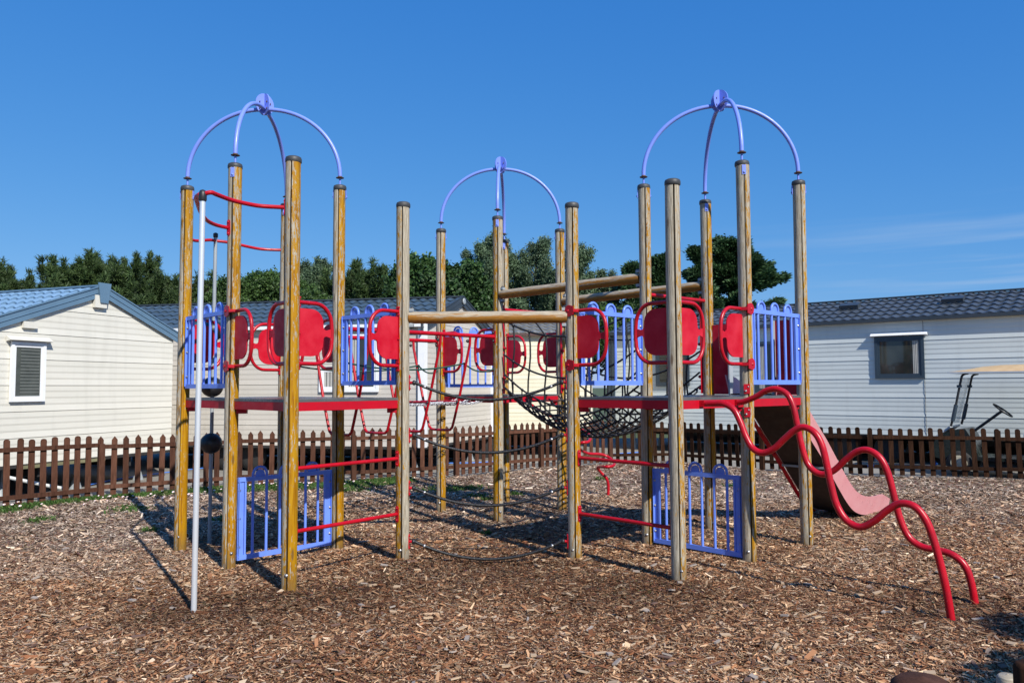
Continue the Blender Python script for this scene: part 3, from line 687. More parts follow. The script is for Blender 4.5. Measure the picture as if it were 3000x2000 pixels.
# rope net tunnel B-C -----------------------------------------------------
def net():
    Z = Vector((0, 0, 1)); N0, N1 = V3('R2', 0), V3('Q4', 0); F0, F1 = V3('R4', 0), V3('Q5', 0)
    nu = 13
    def pt(s, v):
        """s along the tunnel, v across: 0..1 near wall (top to floor edge), 1..2 floor, 2..3 far wall"""
        near = N0.lerp(N1, s); far = F0.lerp(F1, s); sag = 4*s*(1-s)
        if v <= 1: z = 2.52-.80*v-(.30+.12*v)*sag; p = near.copy(); bulge = -.05*math.sin(v*math.pi)*sag
        elif v >= 2: z = 2.52-.80*(3-v)-(.30+.12*(3-v))*sag; p = far.copy()
        else:
            t = v-1; p = near.lerp(far, .5-.5*math.cos(t*math.pi)*(.98)); z = 1.72-.42*sag-.14*math.sin(t*math.pi)-.12*sag*math.sin(t*math.pi)
        return p+Z*z
    ropes = MB(); knots = MB(); wall = MB()
    S = [i/40 for i in range(41)]
    for v in (0, .52, 1, 2, 2.48, 3): wall.tube([pt(.045+.91*s, v) for s in S], .0115, 8)
    for v in [1+(j)/8 for j in range(1, 8)]: ropes.tube([pt(.05+.90*s, v) for s in S], .0095, 7)
    for i in range(1, nu*2):
        s = i/(nu*2)*.92+.04
        off = .02
        ropes.tube([pt(min(max(s+off*math.sin(v*9), 0.04), .96), 1+v) for v in [j/16 for j in range(17)]], .0095, 7)
        for j in range(0, 9): q = pt(s, 1+j/8); knots.lathe(q-Z*.013, [(.008, 0), (.0165, .009), (.0165, .018), (.008, .027)], 6)
    # short ties between lower wall rope and floor edge, long verticals to the top rope
    for s in (.12, .24, .36, .5, .64, .76, .88):
        for v0, v1 in ((0, 1), (3, 2)):
            wall.tube([pt(s+.01*math.sin(k), v0+(v1-v0)*k/6) for k in range(7)], .0105, 7)
            for vv in (0, .52, 1): knots.lathe(pt(s, vv if v1 == 1 else 3-vv)-Z*.016, [(.010, 0), (.021, .01), (.021, .022), (.010, .032)], 7)
    for s in (.06, .18, .30, .43, .57, .70, .82, .94):
        for v in (.90, 2.1):
            pass
    # edge rope a hand above the floor edge
    for sg in (0, 1):
        e = [pt(.05+.9*s, 1 if sg == 0 else 2)+Z*(.10+.06*abs(2*s-1)) for s in S]; wall.tube(e, .0115, 8)
        for k in range(3, 39, 3): wall.tube([e[k], pt(.05+.9*S[k], 1 if sg == 0 else 2)], .009, 6); knots.lathe(e[k]-Z*.013, [(.009, 0), (.019, .01), (.019, .018), (.009, .027)], 6)
    # slack diagonals that tie the top rope back to the end posts
    for a, b, v in ((N0, N1, 0), (F0, F1, 3)):
        for s0, s1, zz in ((.10, .36, .16), (.64, .90, .16)):
            p, q = pt(s0, v), pt(s1, v); wall.tube([p, p.lerp(q, .35)+Z*zz, p.lerp(q, .7)+Z*zz*.8, q], .0095, 7)
    o = wall.build('rope_net_wall', M['rope'], root); f = ropes.build('rope_net_floor', M['rope'], root); knots.build('net_knots', M['black'], f)
    # red bars that frame the two ends
    for a, b in (('R2', 'R4'), ('Q4', 'Q5')):
        A, B = V3(a, 2.61), V3(b, 2.61); d = (B-A).normalized(); mb = MB(); mb.tube([A+d*.06, B-d*.06], .021, 12); t = mb.build('net_end_bar', M['red'], root)
        other = (V3('Q4', 0)+V3('Q5', 0)) if a == 'R2' else (V3('R2', 0)+V3('R4', 0)); tow = (other/2-(A+B)/2); tow.z = 0; tow.normalize()
        for p, q in ((A, d), (B, -d)):
            e = MB(); base = Vector((p.x, p.y, 0))+q*.04+tow*.055; e.bar(base+Z*1.56, base+Z*2.66, .048, .008, up=tow); e.build('end_strip', M['red'], t)
            k = MB()
            for z in (1.62, 1.75, 2.12, 2.50): k.lathe(base+Z*z+tow*.004, [(.014, 0), (.020, .01), (.018, .03), (.010, .04)], 12, axis=tow).cut()
            k.build_split('knob', M['red'], t)
net()

# slide ---------------------------------------------------------------
def slide():
    d = Vector((.73, .683, 0)).normalized(); nn = Vector((.683, -.73, 0)).normalized(); c0 = Vector((2.615, 8.607, 0)); Z = Vector((0, 0, 1))
    prof = [(-.05, 1.56), (.15, 1.53), (.32, 1.43), (.48, 1.29), (.73, 1.06), (1.0, .83), (1.2, .64), (1.4, .45), (1.58, .29), (1.75, .175), (1.95, .105), (2.2, .075), (2.5, .08), (2.78, .10)]
    pr = smooth_path([(a, 0, b) for a, b in prof], 4); W = .27; th = .012
    bedm = MB(); und = MB(); side = MB(); far = MB()
    def strip(mb, f0, f1, smooth=True):
        vs = []; 
        for i, q in enumerate(pr): vs += [f0(i, q), f1(i, q)]
        mb.add(vs, [(2*i, 2*i+1, 2*i+3, 2*i+2) for i in range(len(pr)-1)], smooth)
    def pos(i, q, u, dz): return c0+d*q.x+nn*u+Z*(q.z+dz)
    def hh(q): return .205*min(1, max(.0, (3.02-q.x)/.55)+.02) if q.x > 2.3 else .205
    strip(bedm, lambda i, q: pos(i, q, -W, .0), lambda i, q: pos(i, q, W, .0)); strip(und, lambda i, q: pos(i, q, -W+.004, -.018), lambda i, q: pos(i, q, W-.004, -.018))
    def wall_(mb, u, sgn):
        n = len(pr); vs = []
        for i, q in enumerate(pr):
            h = hh(q); o2 = u+sgn*.05*(h/.2)
            vs += [pos(i, q, u, -.022), pos(i, q, o2, h), pos(i, q, o2-sgn*.016, h), pos(i, q, u-sgn*.014, .0)]
        mb.add(vs, [f for i in range(n-1) for f in ((4*i, 4*i+1, 4*i+5, 4*i+4), (4*i+1, 4*i+2, 4*i+6, 4*i+5), (4*i+2, 4*i+3, 4*i+7, 4*i+6), (4*i+3, 4*i, 4*i+4, 4*i+7))]+[(0, 1, 2, 3), (4*n-4, 4*n-3, 4*n-2, 4*n-1)], False)
    wall_(side, W, 1); wall_(far, -W, -1)
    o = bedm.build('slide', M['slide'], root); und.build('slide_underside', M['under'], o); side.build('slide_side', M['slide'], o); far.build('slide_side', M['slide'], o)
    br = MB(); q = Vector((1.08, 0, .75)); br.obox(c0+d*1.08+Z*.70, nn*W*.98, d*.02, Z*.012); br.build('cross_brace', M['galv'], o)
    fl = MB(); fl.add([v for q in pr[:int(len(pr)*.78)] for v in (c0+d*q.x-nn*(W+.005)+Z*(q.z-.03), c0+d*q.x-nn*(W+.045)+Z*(q.z-.06))], [(2*i, 2*i+1, 2*i+3, 2*i+2) for i in range(int(len(pr)*.78)-1)], True)
    for k in range(3, int(len(pr)*.75), 4): bolt_on(fl, c0+d*pr[k].x-nn*(W+.02)+Z*(pr[k].z-.047), -d, .009)
    fl.build('slide_flange', M['maroon'], o)
    # entry boards either side of the chute
    A, B = V3('Q5', 0), V3('Q3', 0); e = (B-A).normalized(); L = (B-A).length
    for s0, s1 in ((.07, .30), (L-.30, L-.07)):
        mb = MB(); mb.slab([A+e*s0+Z*1.55, A+e*s1+Z*1.55, A+e*s1+Z*2.33, A+e*s0+Z*2.33], d, .016); b = mb.build('entry_board', M['red_panel'], root)
        mb = MB(); s = s1+.008 if s0 < .2 else s0-.008; mb.bar(A+e*s+Z*1.55-d*.03, A+e*s+Z*2.33-d*.03, .016, .075, up=d); mb.build('edge_strip', M['galv'], b)
slide()

# wavy twin-tube climber ------------------------------------------------
def wavy():
    D = Vector((.7071, -.7071, 0)); Z = Vector((0, 0, 1))
    f1 = Vector((3.0225, 5.5694, 0)); f2 = Vector((3.4187, 5.9708, 0))
    t1 = [(-.50, 1.49), (-.40, 1.492), (-.30, 1.490), (-.21, 1.443), (-.15, 1.335), (-.105, 1.223), (-.044, 1.128), (.044, 1.095), (.144, 1.135), (.238, 1.22), (.325, 1.29), (.404, 1.315), (.485, 1.275), (.540, 1.179), (.575, 1.029), (.603, .88), (.642, .735), (.715, .625), (.817, .588), (.914, .640), (1.009, .728), (1.105, .79), (1.201, .779), (1.275, .690), (1.325, .545), (1.370, .346), (1.40, .17), (1.425, -.05)]
    t2 = [(-.50, 1.489), (-.42, 1.500), (-.30, 1.545), (-.204, 1.597), (-.103, 1.614), (-.005, 1.568), (.048, 1.465), (.080, 1.310), (.113, 1.140), (.160, .985), (.227, .912), (.311, .895), (.400, .940), (.494, 1.030), (.589, 1.102), (.681, 1.116), (.769, 1.060), (.825, .945), (.862, .790), (.905, .600), (.966, .460), (1.055, .398), (1.16, .385), (1.270, .368), (1.355, .300), (1.398, .174), (1.425, -.04)]
    for f, t in ((f1, t1), (f2, t2)):
        s = f-D*1.42; pts = smooth_path([s+D*a+Z*b for a, b in t], 5)
        mb = MB(); mb.tube(pts, .0265, 16); o = mb.build('wavy_tube', M['red'], root)
        mb = MB(); mb.bar(pts[0]-D*.06, pts[0]+D*.02, .05, .052); mb.build('socket', M['red'], o)
    mb = MB(); q = V3('Q2', 1.6); d = Vector((-.25, -1, 0)).normalized()
    for z in (1.615, 1.40): mb.obox(V3('Q2', z)+d*.066, Vector((-d.y, d.x, 0))*.028, d*.004, Z*.045).cut()
    o = mb.build_split('tube_bracket', M['red'], root)[0]; bb = MB()
    for z in (1.595, 1.635, 1.38, 1.42): bolt_on(bb, V3('Q2', z)+d*.070+Vector((.012 if z in (1.635, 1.42) else -.012, 0, 0)), d, .008)
    bb.build('bolt', M['bolt'], o)
wavy()

# spiral climber behind -----------------------------------------------
def curly():
    c = at(1740, 1300, 11.9); c.z = 0; pts = []; r = .25
    foot = gnd(1782, 1450)
    hp = [(1782, 1450, 12.1), (1782, 1420, 12.1), (1776, 1400, 12.1), (1760, 1383, 12.1), (1751, 1372, 12.0), (1756, 1367, 11.95), (1775, 1367, 11.75), (1795, 1364, 11.8), (1799, 1355, 12.0), (1785, 1340, 12.2), (1760, 1330, 12.2), (1725, 1328, 12.1), (1702, 1318, 11.9), (1695, 1305, 11.7), (1705, 1296, 11.6), (1722, 1294, 11.65), (1729, 1284, 11.8), (1722, 1269, 12.0), (1700, 1258, 12.1), (1665, 1252, 12.0), (1640, 1240, 11.8), (1625, 1224, 11.6), (1600, 1212, 11.4), (1570, 1195, 11.2), (1552, 1182, 11.12)]
    pts = smooth_path([at(*h) for h in hp], 5); pts = [pts[0]-Vector((0, 0, .1))]+pts
    mb = MB(); mb.tube(pts, .022, 12); mb.build('spiral_tube', M['red'], root)
curly()

# fireman's pole and bead pole -------------------------------------------
def poles():
    Z = Vector((0, 0, 1)); b = Vector((-2.400, 6.07, 0)); top = at(588, 560, 6.0); top = Vector((b.x+.01, b.y, 3.13))
    mb = MB(); mb.tube([b-Z*.1, top], .0215, 18); o = mb.build('sliding_pole', M['steel'], root)
    mb = MB(); mb.lathe(top-Z*.045, [(.026, 0), (.030, .01), (.030, .06), (.022, .082), (.006, .09)], 16); mb.build('pole_cap', M['black'], o)
    t = top+Z*.015; p3 = V3('P3', 3.155); p2 = V3('P2', 3.15)
    a3 = smooth_path([Vector(q) for q in ((-2.39, 6.07, 3.14), (-2.33, 6.08, 3.155), (-2.31, 6.15, 3.155), (-2.26, 6.33, 3.155), (-2.18, 6.46, 3.155), (-2.085, 6.55, 3.155), (-1.905, 6.60, 3.155))], 6)
    a2 = smooth_path([Vector(q) for q in ((-2.41, 6.07, 3.14), (-2.50, 6.22, 3.15), (-2.58, 6.45, 3.15), (-2.68, 6.78, 3.15), (-2.745, 7.08, 3.15), (-2.74, 7.28, 3.15), (-2.68, 7.41, 3.15))], 6)
    for a, pl, dd in ((a3, p3, Vector((-1, .0, 0))), (a2, p2, Vector((-.5, -.86, 0)))):
        mb = MB(); mb.tube(a, .0175, 12); arm = mb.build('pole_arm', M['maroon'], root)
        e = MB(); end_plate(e, pl, dd); e.build('end_plate', M['red'], arm)
    # bead pole behind
    b = Vector((-3.30, 8.74, 0)); top = Vector((-3.29, 8.74, 3.33)); mb = MB(); mb.tube([b-Z*.1, top], .0195, 16); o = mb.build('bead_pole', M['galv'], root)
    mb = MB(); mb.lathe(top-Z*.02, [(.022, 0), (.026, .01), (.026, .045), (.010, .055)], 14); mb.build('pole_cap', M['black'], o)
    for z in (2.275, 1.655, 1.04):
        mb = MB(); mb.lathe((b.x, b.y, z-.112), [(.02, 0)]+[(.118*math.cos(a), .112+.112*math.sin(a)) for a in [(-.5+j/14)*math.pi*.92 for j in range(15)]]+[(.02, .224)], 24); mb.build('bead', M['black'], root)
    for pl, mid in (('P1', Vector((-.04, .02, 0))), ('P5', Vector((0, .04, 0)))):
        p = V3(pl, 3.235); tt = Vector((top.x, top.y, 3.275)); a = smooth_path([tt, tt.lerp(p, .22), tt.lerp(p, .6)+mid-Z*.02, p], 6)
        mb = MB(); mb.tube(a, .0165, 12); mb.build('pole_arm', M['red'], root)
poles()

# ------------------------------------------------------------------ fences
def picket(mb, p, d, n, h, wd, round_top, z0, lean=0):
    Z = Vector((0, 0, 1)); tp = []
    if round_top: tp = [(wd/2*math.cos(t), h-.035+.035*math.sin(t)) for t in [j/8*math.pi for j in range(9)]]
    else: tp = [(wd/2, h-.052), (wd/2-.008, h-.045), (0, h), (-wd/2+.008, h-.045), (-wd/2, h-.052)]
    out = [(-wd/2, z0), (wd/2, z0)]+tp
    mb.slab([p+d*(u+lean*v)+Z*v for u, v in out], n, .018)
def fence_run(name, label, idx, mat, kinds, h, rails, npk, post_h, lean=0., wd=.08):
    root_ = empty(name, (*FEN[idx[0]], 0), label, 'fence', 'brown picket fences round the play area')
    for a, b in zip(idx[:-1], idx[1:]):
        A = Vector((*FEN[a], 0)); B = Vector((*FEN[b], 0)); d = (B-A).normalized(); L = (B-A).length; n = Vector((d.y, -d.x, 0))
        if n.y > 0: n = -n
        for z in rails:
            mb = MB(); s = .05; mb.bar(A+d*s+n*.030+Vector((0, 0, z+random.uniform(-.008, .008))), B-d*s+n*.030+Vector((0, 0, z+random.uniform(-.008, .008))), .026, .062); mb.build('rail', M[mat], root_)
        k = npk if isinstance(npk, int) else npk[idx.index(a)]
        for i in range(k):
            s = .10+(L-.20)*(i+.5)/k; p = A+d*s+n*.005
            mb = MB(); picket(mb, p, d, n, h+random.uniform(-.012, .012), wd, kinds == 'round', .02, lean*(.7+.6*random.random())+random.gauss(0, .008)); mb.build('picket', M[mat], root_, p)
    for a in idx:
        if name == 'picket_fence' and root_.get('skip') == a: continue
        A = Vector((*FEN[a], 0))
        if a in done_posts: continue
        done_posts.add(a); mb = MB(); b2 = FEN[min(a+1, len(FEN)-1)]; a2 = FEN[max(a-1, 0)]; d = Vector((b2[0]-a2[0], b2[1]-a2[1], 0)).normalized(); n = Vector((d.y, -d.x, 0))
        q = A+(n if n.y < 0 else -n)*.045; mb.obox(q+Vector((0, 0, post_h/2-.05)), d*.042, n*.036, (0, 0, post_h/2+.05)); mb.obox(q+Vector((0, 0, post_h+.005)), d*.040, n*.034, (0, 0, .006))
        picket(mb, A+d*0.0, d, n, h, wd, kinds == 'round', .02); mb.build('post', M[mat], root_, q)
done_posts = set()
fence_run('picket_fence', 'reddish brown picket fence of pointed pales running behind the left half of the climbing frame', [1, 2, 3, 4, 5, 6], 'fence', 'point', .925, (.76, .17), [11, 10, 11, 12, 10], .80)
fence_run('picket_fence', 'brown round-topped picket fence at far left in front of the cream caravan', [0, 1], 'fence', 'round', .94, (.80, .14), 16, .80)
fence_run('picket_fence', 'dark brown round-topped picket fence on the right in front of the pale blue-grey caravan', [6, 7, 8, 9, 10, 11], 'fence_dark', 'round', .87, (.70, .17), [7, 11, 11, 11, 11], .83, -.03)

M['stake'] = fence_mat('dark_brown_stake', (.035, .016, .011), (.06, .027, .018), (.085, .04, .028))
# posts close to the camera at lower right
for (px, py, Y, r, lab) in ((2702, 1979, 1.55, .060, 'blurred brown rounded timber top at the lower right edge of the picture'), (2952, 1972, 1.75, .022, 'small tan timber stub at the bottom right corner'), (3010, 1935, 1.25, .020, 'dark upright stake cut off by the right edge of the picture')):
    q = at(px, py, Y); mb = MB(); h = q.z
    mb.lathe((q.x, q.y, -.1), [(r, 0), (r*1.01, (h+.1)*.5), (r, h+.1-r*.5), (r*.92, h+.1-r*.28), (r*.7, h+.1-r*.1), (r*.3, h+.1-.004), (.001, h+.1)], 26)
    o = mb.build('timber_stake', M['stake'] if r > .05 else (M['log'] if r > .021 else M['fence_dark'])); tag(o, lab, 'timber stake')

# ------------------------------------------------------------------ caravans
def siding(mb, P0, D, L, z0, ztop, N, pitch=.1, gable=None, dep=.012):
    """lapped boards; gable=(peak_s, peak_z, right_end) clips the run above the eave"""
    P0 = Vector((P0[0], P0[1], 0)); D = Vector(D).normalized(); N = Vector(N).normalized(); Z = Vector((0, 0, 1))
    zmax = gable[1] if gable else ztop; z = z0; k = 0
    def rng(zz):
        if not gable or zz <= ztop: return 0., L
        t = min(1, (zz-ztop)/(gable[1]-ztop)); return gable[0]*t, L-(L-gable[0])*t
    while z < zmax-.004:
        z2 = min(z+pitch, zmax); a0, b0 = rng(z); a1, b1 = rng(z2); dd = dep*(.36 if k % 4 else .95)
        zm = z+pitch*(.30 if k % 4 else .10); am, bm = rng(min(zm, z2))
        vs = [P0+D*a0+Z*z, P0+D*b0+Z*z, P0+D*bm+Z*min(zm, z2)+N*dd, P0+D*am+Z*min(zm, z2)+N*dd, P0+D*b1+Z*z2+N*.001, P0+D*a1+Z*z2+N*.001]
        mb.add(vs, [(0, 1, 2, 3), (3, 2, 4, 5)], False); z = z2; k += 1
def tiles(mb, E0, Dr, L, Up, W, ph=.35, wave=.20, lift=.030):
    """pressed metal tile sheet: E0 eave corner, Dr along eave, Up up the slope"""
    Dr = Vector(Dr).normalized(); Up = Vector(Up).normalized(); N = Dr.cross(Up).normalized()
    if N.z < 0: N = -N
    nx = int(L/wave*6); rows = int(math.ceil(W/ph)); E0 = Vector(E0)
    for r in range(rows):
        u0 = r*ph; u1 = min((r+1)*ph, W); us = [u0, u0+.001, (u0+u1)/2, u1]
        hs = [-.006, lift, lift*.5, 0.0]; vs = []
        for u, h in zip(us, hs):
            for i in range(nx+1):
                x = L*i/nx; wv = .016*math.sin(2*math.pi*x/wave); cur = .03*math.sin(2*math.pi*x/wave+.9) if u < u1 and u > 0 else 0
                vs.append(E0+Dr*x+Up*max(0, u+cur*.5*(1 if u-u0 < .01 else 0))+N*(h+wv))
        k = nx+1; mb.add(vs, [(j*k+i, j*k+i+1, (j+1)*k+i+1, (j+1)*k+i) for j in range(3) for i in range(nx)], False)

def window(par, P0, D, N, s0, s1, z0, z1, fm, mull=None, fw=.055, drip=None, curtain=None):
    P0 = Vector((P0[0], P0[1], 0)); D = Vector(D).normalized(); N = Vector(N).normalized(); Z = Vector((0, 0, 1))
    if s1 < s0: s0, s1 = s1, s0
    o = P0+N*.018; f = MB()
    def rect(a, b, c, e, th): f.obox(o+D*(a+b)/2+Z*(c+e)/2+N*(th/2), D*(b-a)/2, Z*(e-c)/2, N*th/2)
    rect(s0, s1, z0, z0+fw, .035); rect(s0, s1, z1-fw, z1, .035); rect(s0, s0+fw, z0+fw, z1-fw, .0345); rect(s1-fw, s1, z0+fw, z1-fw, .0345)
    rect(s0+fw, s0+fw*1.7, z0+fw, z1-fw, .022); rect(s1-fw*1.7, s1-fw, z0+fw, z1-fw, .022); rect(s0+fw*1.7, s1-fw*1.7, z0+fw, z0+fw*1.7, .022); rect(s0+fw*1.7, s1-fw*1.7, z1-fw*1.7, z1-fw, .022)
    if mull:
        for m_ in mull: rect(m_-fw*.55, m_+fw*.55, z0+fw*1.7, z1-fw*1.7, .0325)
    fr = f.build('window', fm, par)
    g = MB(); g.obox(o+D*(s0+s1)/2+Z*(z0+z1)/2+N*.006, D*((s1-s0)/2-fw), Z*((z1-z0)/2-fw), N*.006); g.build('pane', M['glass'], fr)
    if drip is not None:
        h = MB(); h.add([o+D*(s0-.07)+Z*z1+N*.0, o+D*(s1+.07)+Z*z1+N*.0, o+D*(s1+.07)+Z*(z1+.02)+N*.10, o+D*(s0-.07)+Z*(z1+.02)+N*.10, o+D*(s0-.07)+Z*(z1+.085), o+D*(s1+.07)+Z*(z1+.085)], [(0, 1, 2, 3), (3, 2, 5, 4), (0, 3, 4), (1, 5, 2)]); h.build('drip_cap', drip, fr)
    if curtain:
        for a, b in curtain:
            c = MB(); n = 10; vs = []
            for i in range(n+1):
                s = a+(b-a)*i/n; off = .014+.004*math.sin(i*2.2)
                vs += [o+D*s+Z*(z0+fw*1.7)+N*off, o+D*s+Z*(z1-fw*1.7)+N*off]
            c.add(vs, [(2*i, 2*i+2, 2*i+3, 2*i+1) for i in range(n)], True); c.build('curtain', M['curtain'], fr)
    return fr

def caravan(label, C, Dl, Ll, Dg, Wg, z0, ze, zp, pk, wm, tm, trim, thing='static_caravan', oh=.12, fasc=.16, gutter=None, corner=None, corner_w=.07, og=.05):
    """C: front corner shared by long wall (direction Dl, length Ll) and gable (direction Dg, width Wg); pk = ridge distance along the gable"""
    C = Vector((C[0], C[1], 0)); Dl = Vector((*Dl, 0)).normalized(); Dg = Vector((*Dg, 0)).normalized(); Z = Vector((0, 0, 1))
    rt = empty(thing, (C.x, C.y, 0), label, 'static caravan', 'static caravans around the play area')
    cen = C+Dl*Ll/2+Dg*Wg/2
    def outn(D, p):
        n = Vector((D.y, -D.x, 0)).normalized(); return n if n.dot(p-cen) > 0 else -n
    Nl = outn(Dl, C+Dl*Ll/2); Nb = -Nl; Ng = outn(Dg, C+Dg*Wg/2)
    w_ = MB(); siding(w_, C, Dl, Ll, z0, ze, Nl); siding(w_, C+Dg*Wg, Dl, Ll, z0, ze, Nb)
    siding(w_, C, Dg, Wg, z0, ze, Ng, gable=(pk, zp)); siding(w_, C+Dl*Ll, Dg, Wg, z0, ze, -Ng, gable=(pk, zp)); w_.build('wall', wm, rt)
    fl = MB(); fl.slab([C+Z*(z0-.02), C+Dl*Ll+Z*(z0-.02), C+Dl*Ll+Dg*Wg+Z*(z0-.02), C+Dg*Wg+Z*(z0-.02)], Z, .05); fl.build('floor', M['chassis'], rt)
    # roof
    rf = MB()
    for base, sgn, run in ((C, 1, pk), (C+Dg*Wg, -1, Wg-pk)):
        up = Dg*sgn*run+Z*(zp-ze); upn = up.normalized(); 
        e = base+Z*ze-upn*oh+Ng*og+Z*.035; tiles(rf, e, Dl, Ll+oh+og, upn, up.length+oh)
    ro = rf.build('roof', tm, rt)
    rd = MB(); rp = C+Dg*pk+Z*(zp+.055)
    rd.bar(rp+Ng*(og+.01), rp+Dl*(Ll+oh), .16, .03); rd.build('ridge_cap', trim, ro)
    # soffit
    sf = MB()
    for base, sgn, run in ((C, 1, pk), (C+Dg*Wg, -1, Wg-pk)):
        up = Dg*sgn*run+Z*(zp-ze); upn = up.normalized(); a = base+Z*ze-upn*oh+Ng*og+Z*.005; sf.add([a, a+Dl*(Ll+oh+og), a+Dl*(Ll+oh+og)+upn*(up.length+oh), a+upn*(up.length+oh)], [(0, 1, 2, 3)])
    sf.build('soffit', trim, ro)
    # verge boards on the gable and back gable
    for off, nm in ((Ng*(og+.006), 1), (Dl*(Ll+.02)-Ng*(oh-.02), 0)):
        for base, sgn, run in ((C, 1, pk), (C+Dg*Wg, -1, Wg-pk)):
            up = Dg*sgn*run+Z*(zp-ze); upn = up.normalized(); nrm = Z; a = base+Z*ze-upn*(oh+.03)+off; b = base+Z*ze+up+off
            v = MB(); dn = Vector((0, 0, 1)); v.add([a+Z*.075, b+Z*.075, b-Z*(fasc-.075), a-Z*(fasc-.075)]+[q-Ng*.02*(1 if nm else -1) for q in (a+Z*.075, b+Z*.075, b-Z*(fasc-.075), a-Z*(fasc-.075))], [(0, 1, 2, 3), (7, 6, 5, 4), (0, 4, 5, 1), (1, 5, 6, 2), (2, 6, 7, 3), (3, 7, 4, 0)])
            l0 = Z*(.075-fasc*.55); v.bar(a+l0+Ng*.004, b+l0+Ng*.004, .012, .010); v.bar(a+Z*.065+Ng*.006, b+Z*.065+Ng*.006, .018, .022)
            v.build('verge_board', trim, ro)
    # gutters
    for base in (C-Dg*oh*.9, C+Dg*(Wg+oh*.9)):
        g = MB(); g.bar(base+Ng*og+Z*(ze-.03), base+Dl*(Ll+oh)+Z*(ze-.03), .055, .065); g.build('gutter', gutter or trim, rt)
    if corner:
        cb = MB()
        for p in (C, C+Dl*Ll, C+Dg*Wg, C+Dg*Wg+Dl*Ll): cb.obox(p+Z*(z0+ze)/2+(p-cen).normalized()*.01, Dl*corner_w/2, Dg*corner_w/2, Z*(ze-z0)/2).cut()
        cb.build_split('corner_trim', corner, rt)
    # chassis, wheels, jacks
    ch = MB()
    for t in (.25, .75): ch.bar(C+Dg*Wg*t+Z*(z0-.13)+Dl*.1, C+Dg*Wg*t+Dl*(Ll-.1)+Z*(z0-.13), .08, .18)
    for s in np.arange(.5, Ll, 1.5): ch.bar(C+Dl*float(s)+Dg*.1+Z*(z0-.07), C+Dl*float(s)+Dg*(Wg-.1)+Z*(z0-.07), .06, .07)
    ch.build('chassis', M['chassis'], rt)
    sk = MB(); sk.bar(C+Dg*(Wg-.05)+Z*(z0/2-.03), C+Dg*(Wg-.05)+Dl*Ll+Z*(z0/2-.03), .02, z0-.06); sk.build('light_blocker', M['chassis'], rt)  # unseen panel along the far side, added to stop light leaking under the floor
    for s in (.35, Ll*.5, Ll-.5):
        for t in (.12, .5, .88):
            j = MB(); q = C+Dl*s+Dg*Wg*t; j.lathe(q-Z*.03, [(.10, 0), (.02, .25), (.02, z0-.03)], 8); j.build('jack', M['galv'], rt)
    for s in (Ll*.45, Ll*.52):
        for t in (.08, .92):
            j = MB(); q = C+Dl*s+Dg*Wg*t+Z*.27; j.lathe(q-Dg*.09, [(.17, 0), (.28, .01), (.30, .05), (.30, .13), (.28, .17), (.17, .18)], 22, axis=Dg); j.build('wheel', M['tyre'], rt)
    return rt, C, Dl, Dg, Nl, Ng

# 1 cream caravan, left: gable faces the playground
C1 = Vector((-6.42, 15.0)); g1 = Vector((-1.19, -3.2)).normalized(); W1 = 3.50
l1 = Vector((-g1.y*-1, g1.x*-1)); l1 = Vector((-.937, .349))
r1, c1, dl, dg, nl, ng = caravan('cream caravan with light blue roof, its gable end behind the fence at far left', C1, l1, 9.0, g1, W1, .49, 2.66, 3.33, 1.66, M['w_cream'], M['r_blue'], M['r_blue_trim'], fasc=.20)
s_a, z_a = on_wall(23, 1177, C1, g1); s_b, z_b = on_wall(130, 1005, C1, g1)
w1 = window(r1, C1, g1.to_3d(), ng, s_a, s_b, z_a, z_b, M['white'], fw=.048, drip=M['w_cream'])
for ch_ in w1.children:
    if ch_.name.startswith('pane'): ch_.data.materials[0] = M['blind']
mb = MB(); zz = z_a+.09; D3_ = g1.to_3d(); s_l, s_h = sorted((s_a, s_b))
while zz < z_b-.09:
    mb.obox(Vector((*C1, 0))+ng*.034+D3_*((s_l+s_h)/2-.03)+Vector((0, 0, zz)), D3_*((s_h-s_l)/2-.13), ng*.003, (0, 0, .012)); zz += .05
mb.build('reflected_siding_lines', painted('siding_reflection_grey', (.125, .135, .12), (.10, .11, .10), .5, 1), w1)  # strips drawn over the pane to imitate siding lines reflected in it
for (x0, y0, x1, y1, nm, th) in ((270, 868, 305, 900, 'ridge_vent', .06), (62, 944, 103, 960, 'vent_cover', .05)):
    a = on_wall(x0, y1, C1, g1); b = on_wall(x1, y0, C1, g1); mb = MB(); D3 = g1.to_3d(); o = Vector((*C1, 0))+D3*(a[0]+b[0])/2+ng*(.012+th/2)+Vector((0, 0, (a[1]+b[1])/2))
    mb.obox(o, D3*abs(a[0]-b[0])/2, ng*th/2, (0, 0, (b[1]-a[1])/2)); mb.build(nm, M['w_cream'], r1)
mb = MB(); pk = Vector((*C1, 0))+g1.to_3d()*1.66+ng*.085+Vector((0, 0, 3.33)); D3 = g1.to_3d(); 
mb.slab([pk+D3*-.13+Vector((0, 0, .10)), pk+D3*.13+Vector((0, 0, .10)), pk+D3*.075+Vector((0, 0, -.24)), pk+D3*-.075+Vector((0, 0, -.24))], ng, .02); mb.build('finial_plate', M['r_blue_trim'], r1)
# mossy board under the gable edge
mb = MB(); q0 = Vector((*C1, 0))+D3*1.5+Vector((0, 0, .45)); mb.bar(q0, q0+D3*1.6, .04, .05); mb.build('skirt_board', M['olive'], r1)

